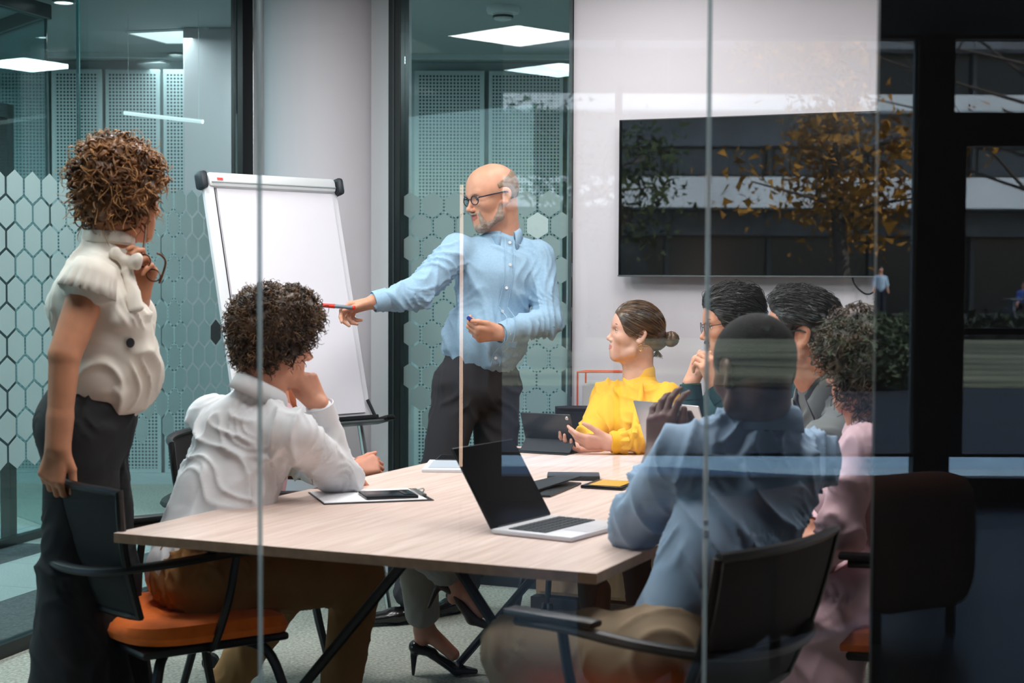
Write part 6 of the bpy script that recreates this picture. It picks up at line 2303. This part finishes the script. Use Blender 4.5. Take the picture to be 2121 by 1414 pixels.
make_chair('black chair holding the person in the blue-grey shirt at the near table corner', (0.29, 3.34, 0), face_rz((-0.78, 0.62)), back_tilt=0.34)

# ---- 9. woman in pink at the right edge ----------------------------------------
H = Human('person in pink with a dark curly mane, half cut off by the dark wall', (1.0, 4.1, 0))
J = dict(pelvis=V3(0.98, 4.12, 0.57), waist=V3(0.95, 4.10, 0.80), chest=P(1815, 990, 4.10), neck=P(1806, 868, 4.12),
         shL=P(1790, 925, 3.93), shR=P(1838, 915, 4.28), elL=P(1738, 1090, 3.93), wrL=P(1702, 1165, 4.02),
         elR=V3(0.90, 4.36, 0.80), wrR=V3(0.80, 4.2, 0.70))
H.core(J)
H.head(P(1800, 765, 4.1), (-0.85, 0.45, -0.05), (0, 0, 1), 0.97, female=True, neck_r=0.048)
H.hand('L', (-0.5, 0.6, -0.3), (-0.3, -0.7, 0.6), curl=(0.5, 0.6, 0.3), s=0.93)
H.hand('R', (-0.3, -0.6, -0.3), (0, 0, 1), curl=(0.5, 0.6, 0.3), s=0.93)
H.finish_body((190, 130, 104), (176, 90, 84), h=0.004)
H.face()
H.shirt(J, M_pink, tw=(0.155, 0.115), ww=(0.135, 0.105), hw=(0.15, 0.12), seed=50, amp=0.010, bust=0.04, sleeve=(0.066, 0.062, 0.058, 0.040), shoulder=0.056, hang=0.02)
J.update(hipL=V3(0.92, 4.03, 0.55), hipR=V3(0.92, 4.22, 0.55), knL=P(1690, 1275, 4.02), knR=P(1650, 1270, 4.25), anL=P(1700, 1560, 4.0), anR=P(1650, 1560, 4.25))
H.trousers(J, M_pink, hipw=(0.16, 0.13), th=(0.10, 0.095), sh=(0.105, 0.13), seed=51, amp=0.012, name='wide_trousers')
for q in 'RL':
    H.leather_shoe((-1, 0.2), J['an' + q], M_shoe)
o, v, f = H.scalp(0.035, [((0.122, 0, -0.040), (0.070, 0.085, 0.105)), ((0.04, 0, -0.15), (0.12, 0.10, 0.060))],
                  extra=[((0), (-0.05, 0, 0.0), (0.10, 0.125, 0.115), 0.03), ((0), (-0.01, 0.0, 0.09), (0.105, 0.11, 0.075), 0.03)], m=M_cur2,
                  disp=lambda v, n: 0.018 * (vnoise(v * 30) - 0.4) + 0.006 * (vnoise(v * 90) - 0.5))
H.curls(v, f, 1100, 0.060, 0.011, 0.0026, M_cur2, seed=53, outward=0.4, drop=0.3, turns=1.8)
make_chair('black chair of the person in pink beside the dark wall edge', (1.02, 4.1, 0), face_rz((-0.95, 0.25)))

# ---- people far off in the garden, mirrored in the glass ------------------------
def far_person(label, x, y, shirt, legs, seated=False, fdir=(0, 1, 0)):
    z0 = -0.45 if seated else 0
    t = thing('person', label, 'person', (x, y, 0))
    B = lambda a, b, c: V3(x + a, y + b, c + (z0 if c > 0.5 or seated else 0))
    S = SDF()
    S.ell(B(0, 0, 1.62), (0.085, 0.10, 0.12))
    S.cap(B(0, 0, 1.50), B(0, 0, 1.42), 0.06, 0.07, 0.03)
    for s_ in (-1, 1):
        S.cap(B(s_ * 0.21, 0, 1.20), B(s_ * 0.24, 0.10, 0.90), 0.035, 0.04, 0.02)
    S.cap(B(-0.15, 0, 1.38), B(0.15, 0, 1.38), 0.04, 0.04, 0.04)
    S.cap(B(0, 0, 1.45), B(0, 0, 1.0), 0.08, 0.08, 0.04)
    S.cap(B(0.15, 0, 1.38), B(0.21, 0, 1.20), 0.035, 0.035, 0.02).cap(B(-0.15, 0, 1.38), B(-0.21, 0, 1.20), 0.035, 0.035, 0.02)
    v, f = S.mesh(0.016)
    np_mesh('body', v, f, skin((206, 152, 126)), t, True, True)
    S = SDF()
    S.ecap(B(0, 0, 1.0), B(0, 0, 1.36), (0.16, 0.11), (0.19, 0.12), V3(1, 0, 0), 0.04)
    for s_ in (-1, 1):
        S.cap(B(s_ * 0.17, 0, 1.38), B(s_ * 0.23, 0.03, 1.12), 0.06, 0.055, 0.03)
    v, f = S.mesh(0.016)
    np_mesh('shirt', v, f, shirt, t, True, True)
    S = SDF()
    for s_ in (-1, 1):
        if seated:
            S.cap(V3(x + s_ * 0.09, y, 0.52), V3(x + s_ * 0.10, y + 0.42, 0.50), 0.09, 0.07, 0.03)
            S.cap(V3(x + s_ * 0.10, y + 0.42, 0.50), V3(x + s_ * 0.10, y + 0.40, 0.06), 0.065, 0.05, 0.03)
        else:
            S.cap(B(s_ * 0.08, 0, 0.98), B(s_ * 0.11, 0, 0.08), 0.10, 0.055, 0.03)
    v, f = S.mesh(0.016)
    np_mesh('trousers', v, f, legs, t, True, True)
    S = SDF()
    S.ell(B(0, -0.02, 1.67), (0.095, 0.105, 0.10))
    v, f = S.mesh(0.016)
    np_mesh('hair', v, f, M_blackhair, t, True, True)
far_person('tiny distant passer-by in a pale shirt mirrored at the dark wall edge', 12.0, -46.6, mat('far_pale_shirt', (176, 200, 220), 0.8), M_navy)
far_person('tiny distant seated person in blue mirrored at the right edge', 16.5, -46.0, mat('far_blue_shirt', (70, 96, 170), 0.8), M_navy, True)
tb = thing('garden_table', 'small distant garden table mirrored at the right edge', 'table', (16.4, -45.2, 0))
MB().box((0, 0, 0.72), (1.4, 0.8, 0.05)).build('tabletop', M_conc, tb)
for s_ in (-0.55, 0.55):
    MB().box((s_, 0, 0.35), (0.08, 0.6, 0.70)).build('leg', M_conc, tb)
bnch = thing('garden_bench', 'distant bench under the mirrored seated person', 'bench', (16.5, -46.1, 0))
MB().box((0, 0, 0.40), (1.2, 0.4, 0.05)).build('seat', M_conc, bnch)
for s_ in (-0.5, 0.5):
    MB().box((s_, 0, 0.19), (0.08, 0.36, 0.38)).build('leg', M_conc, bnch)
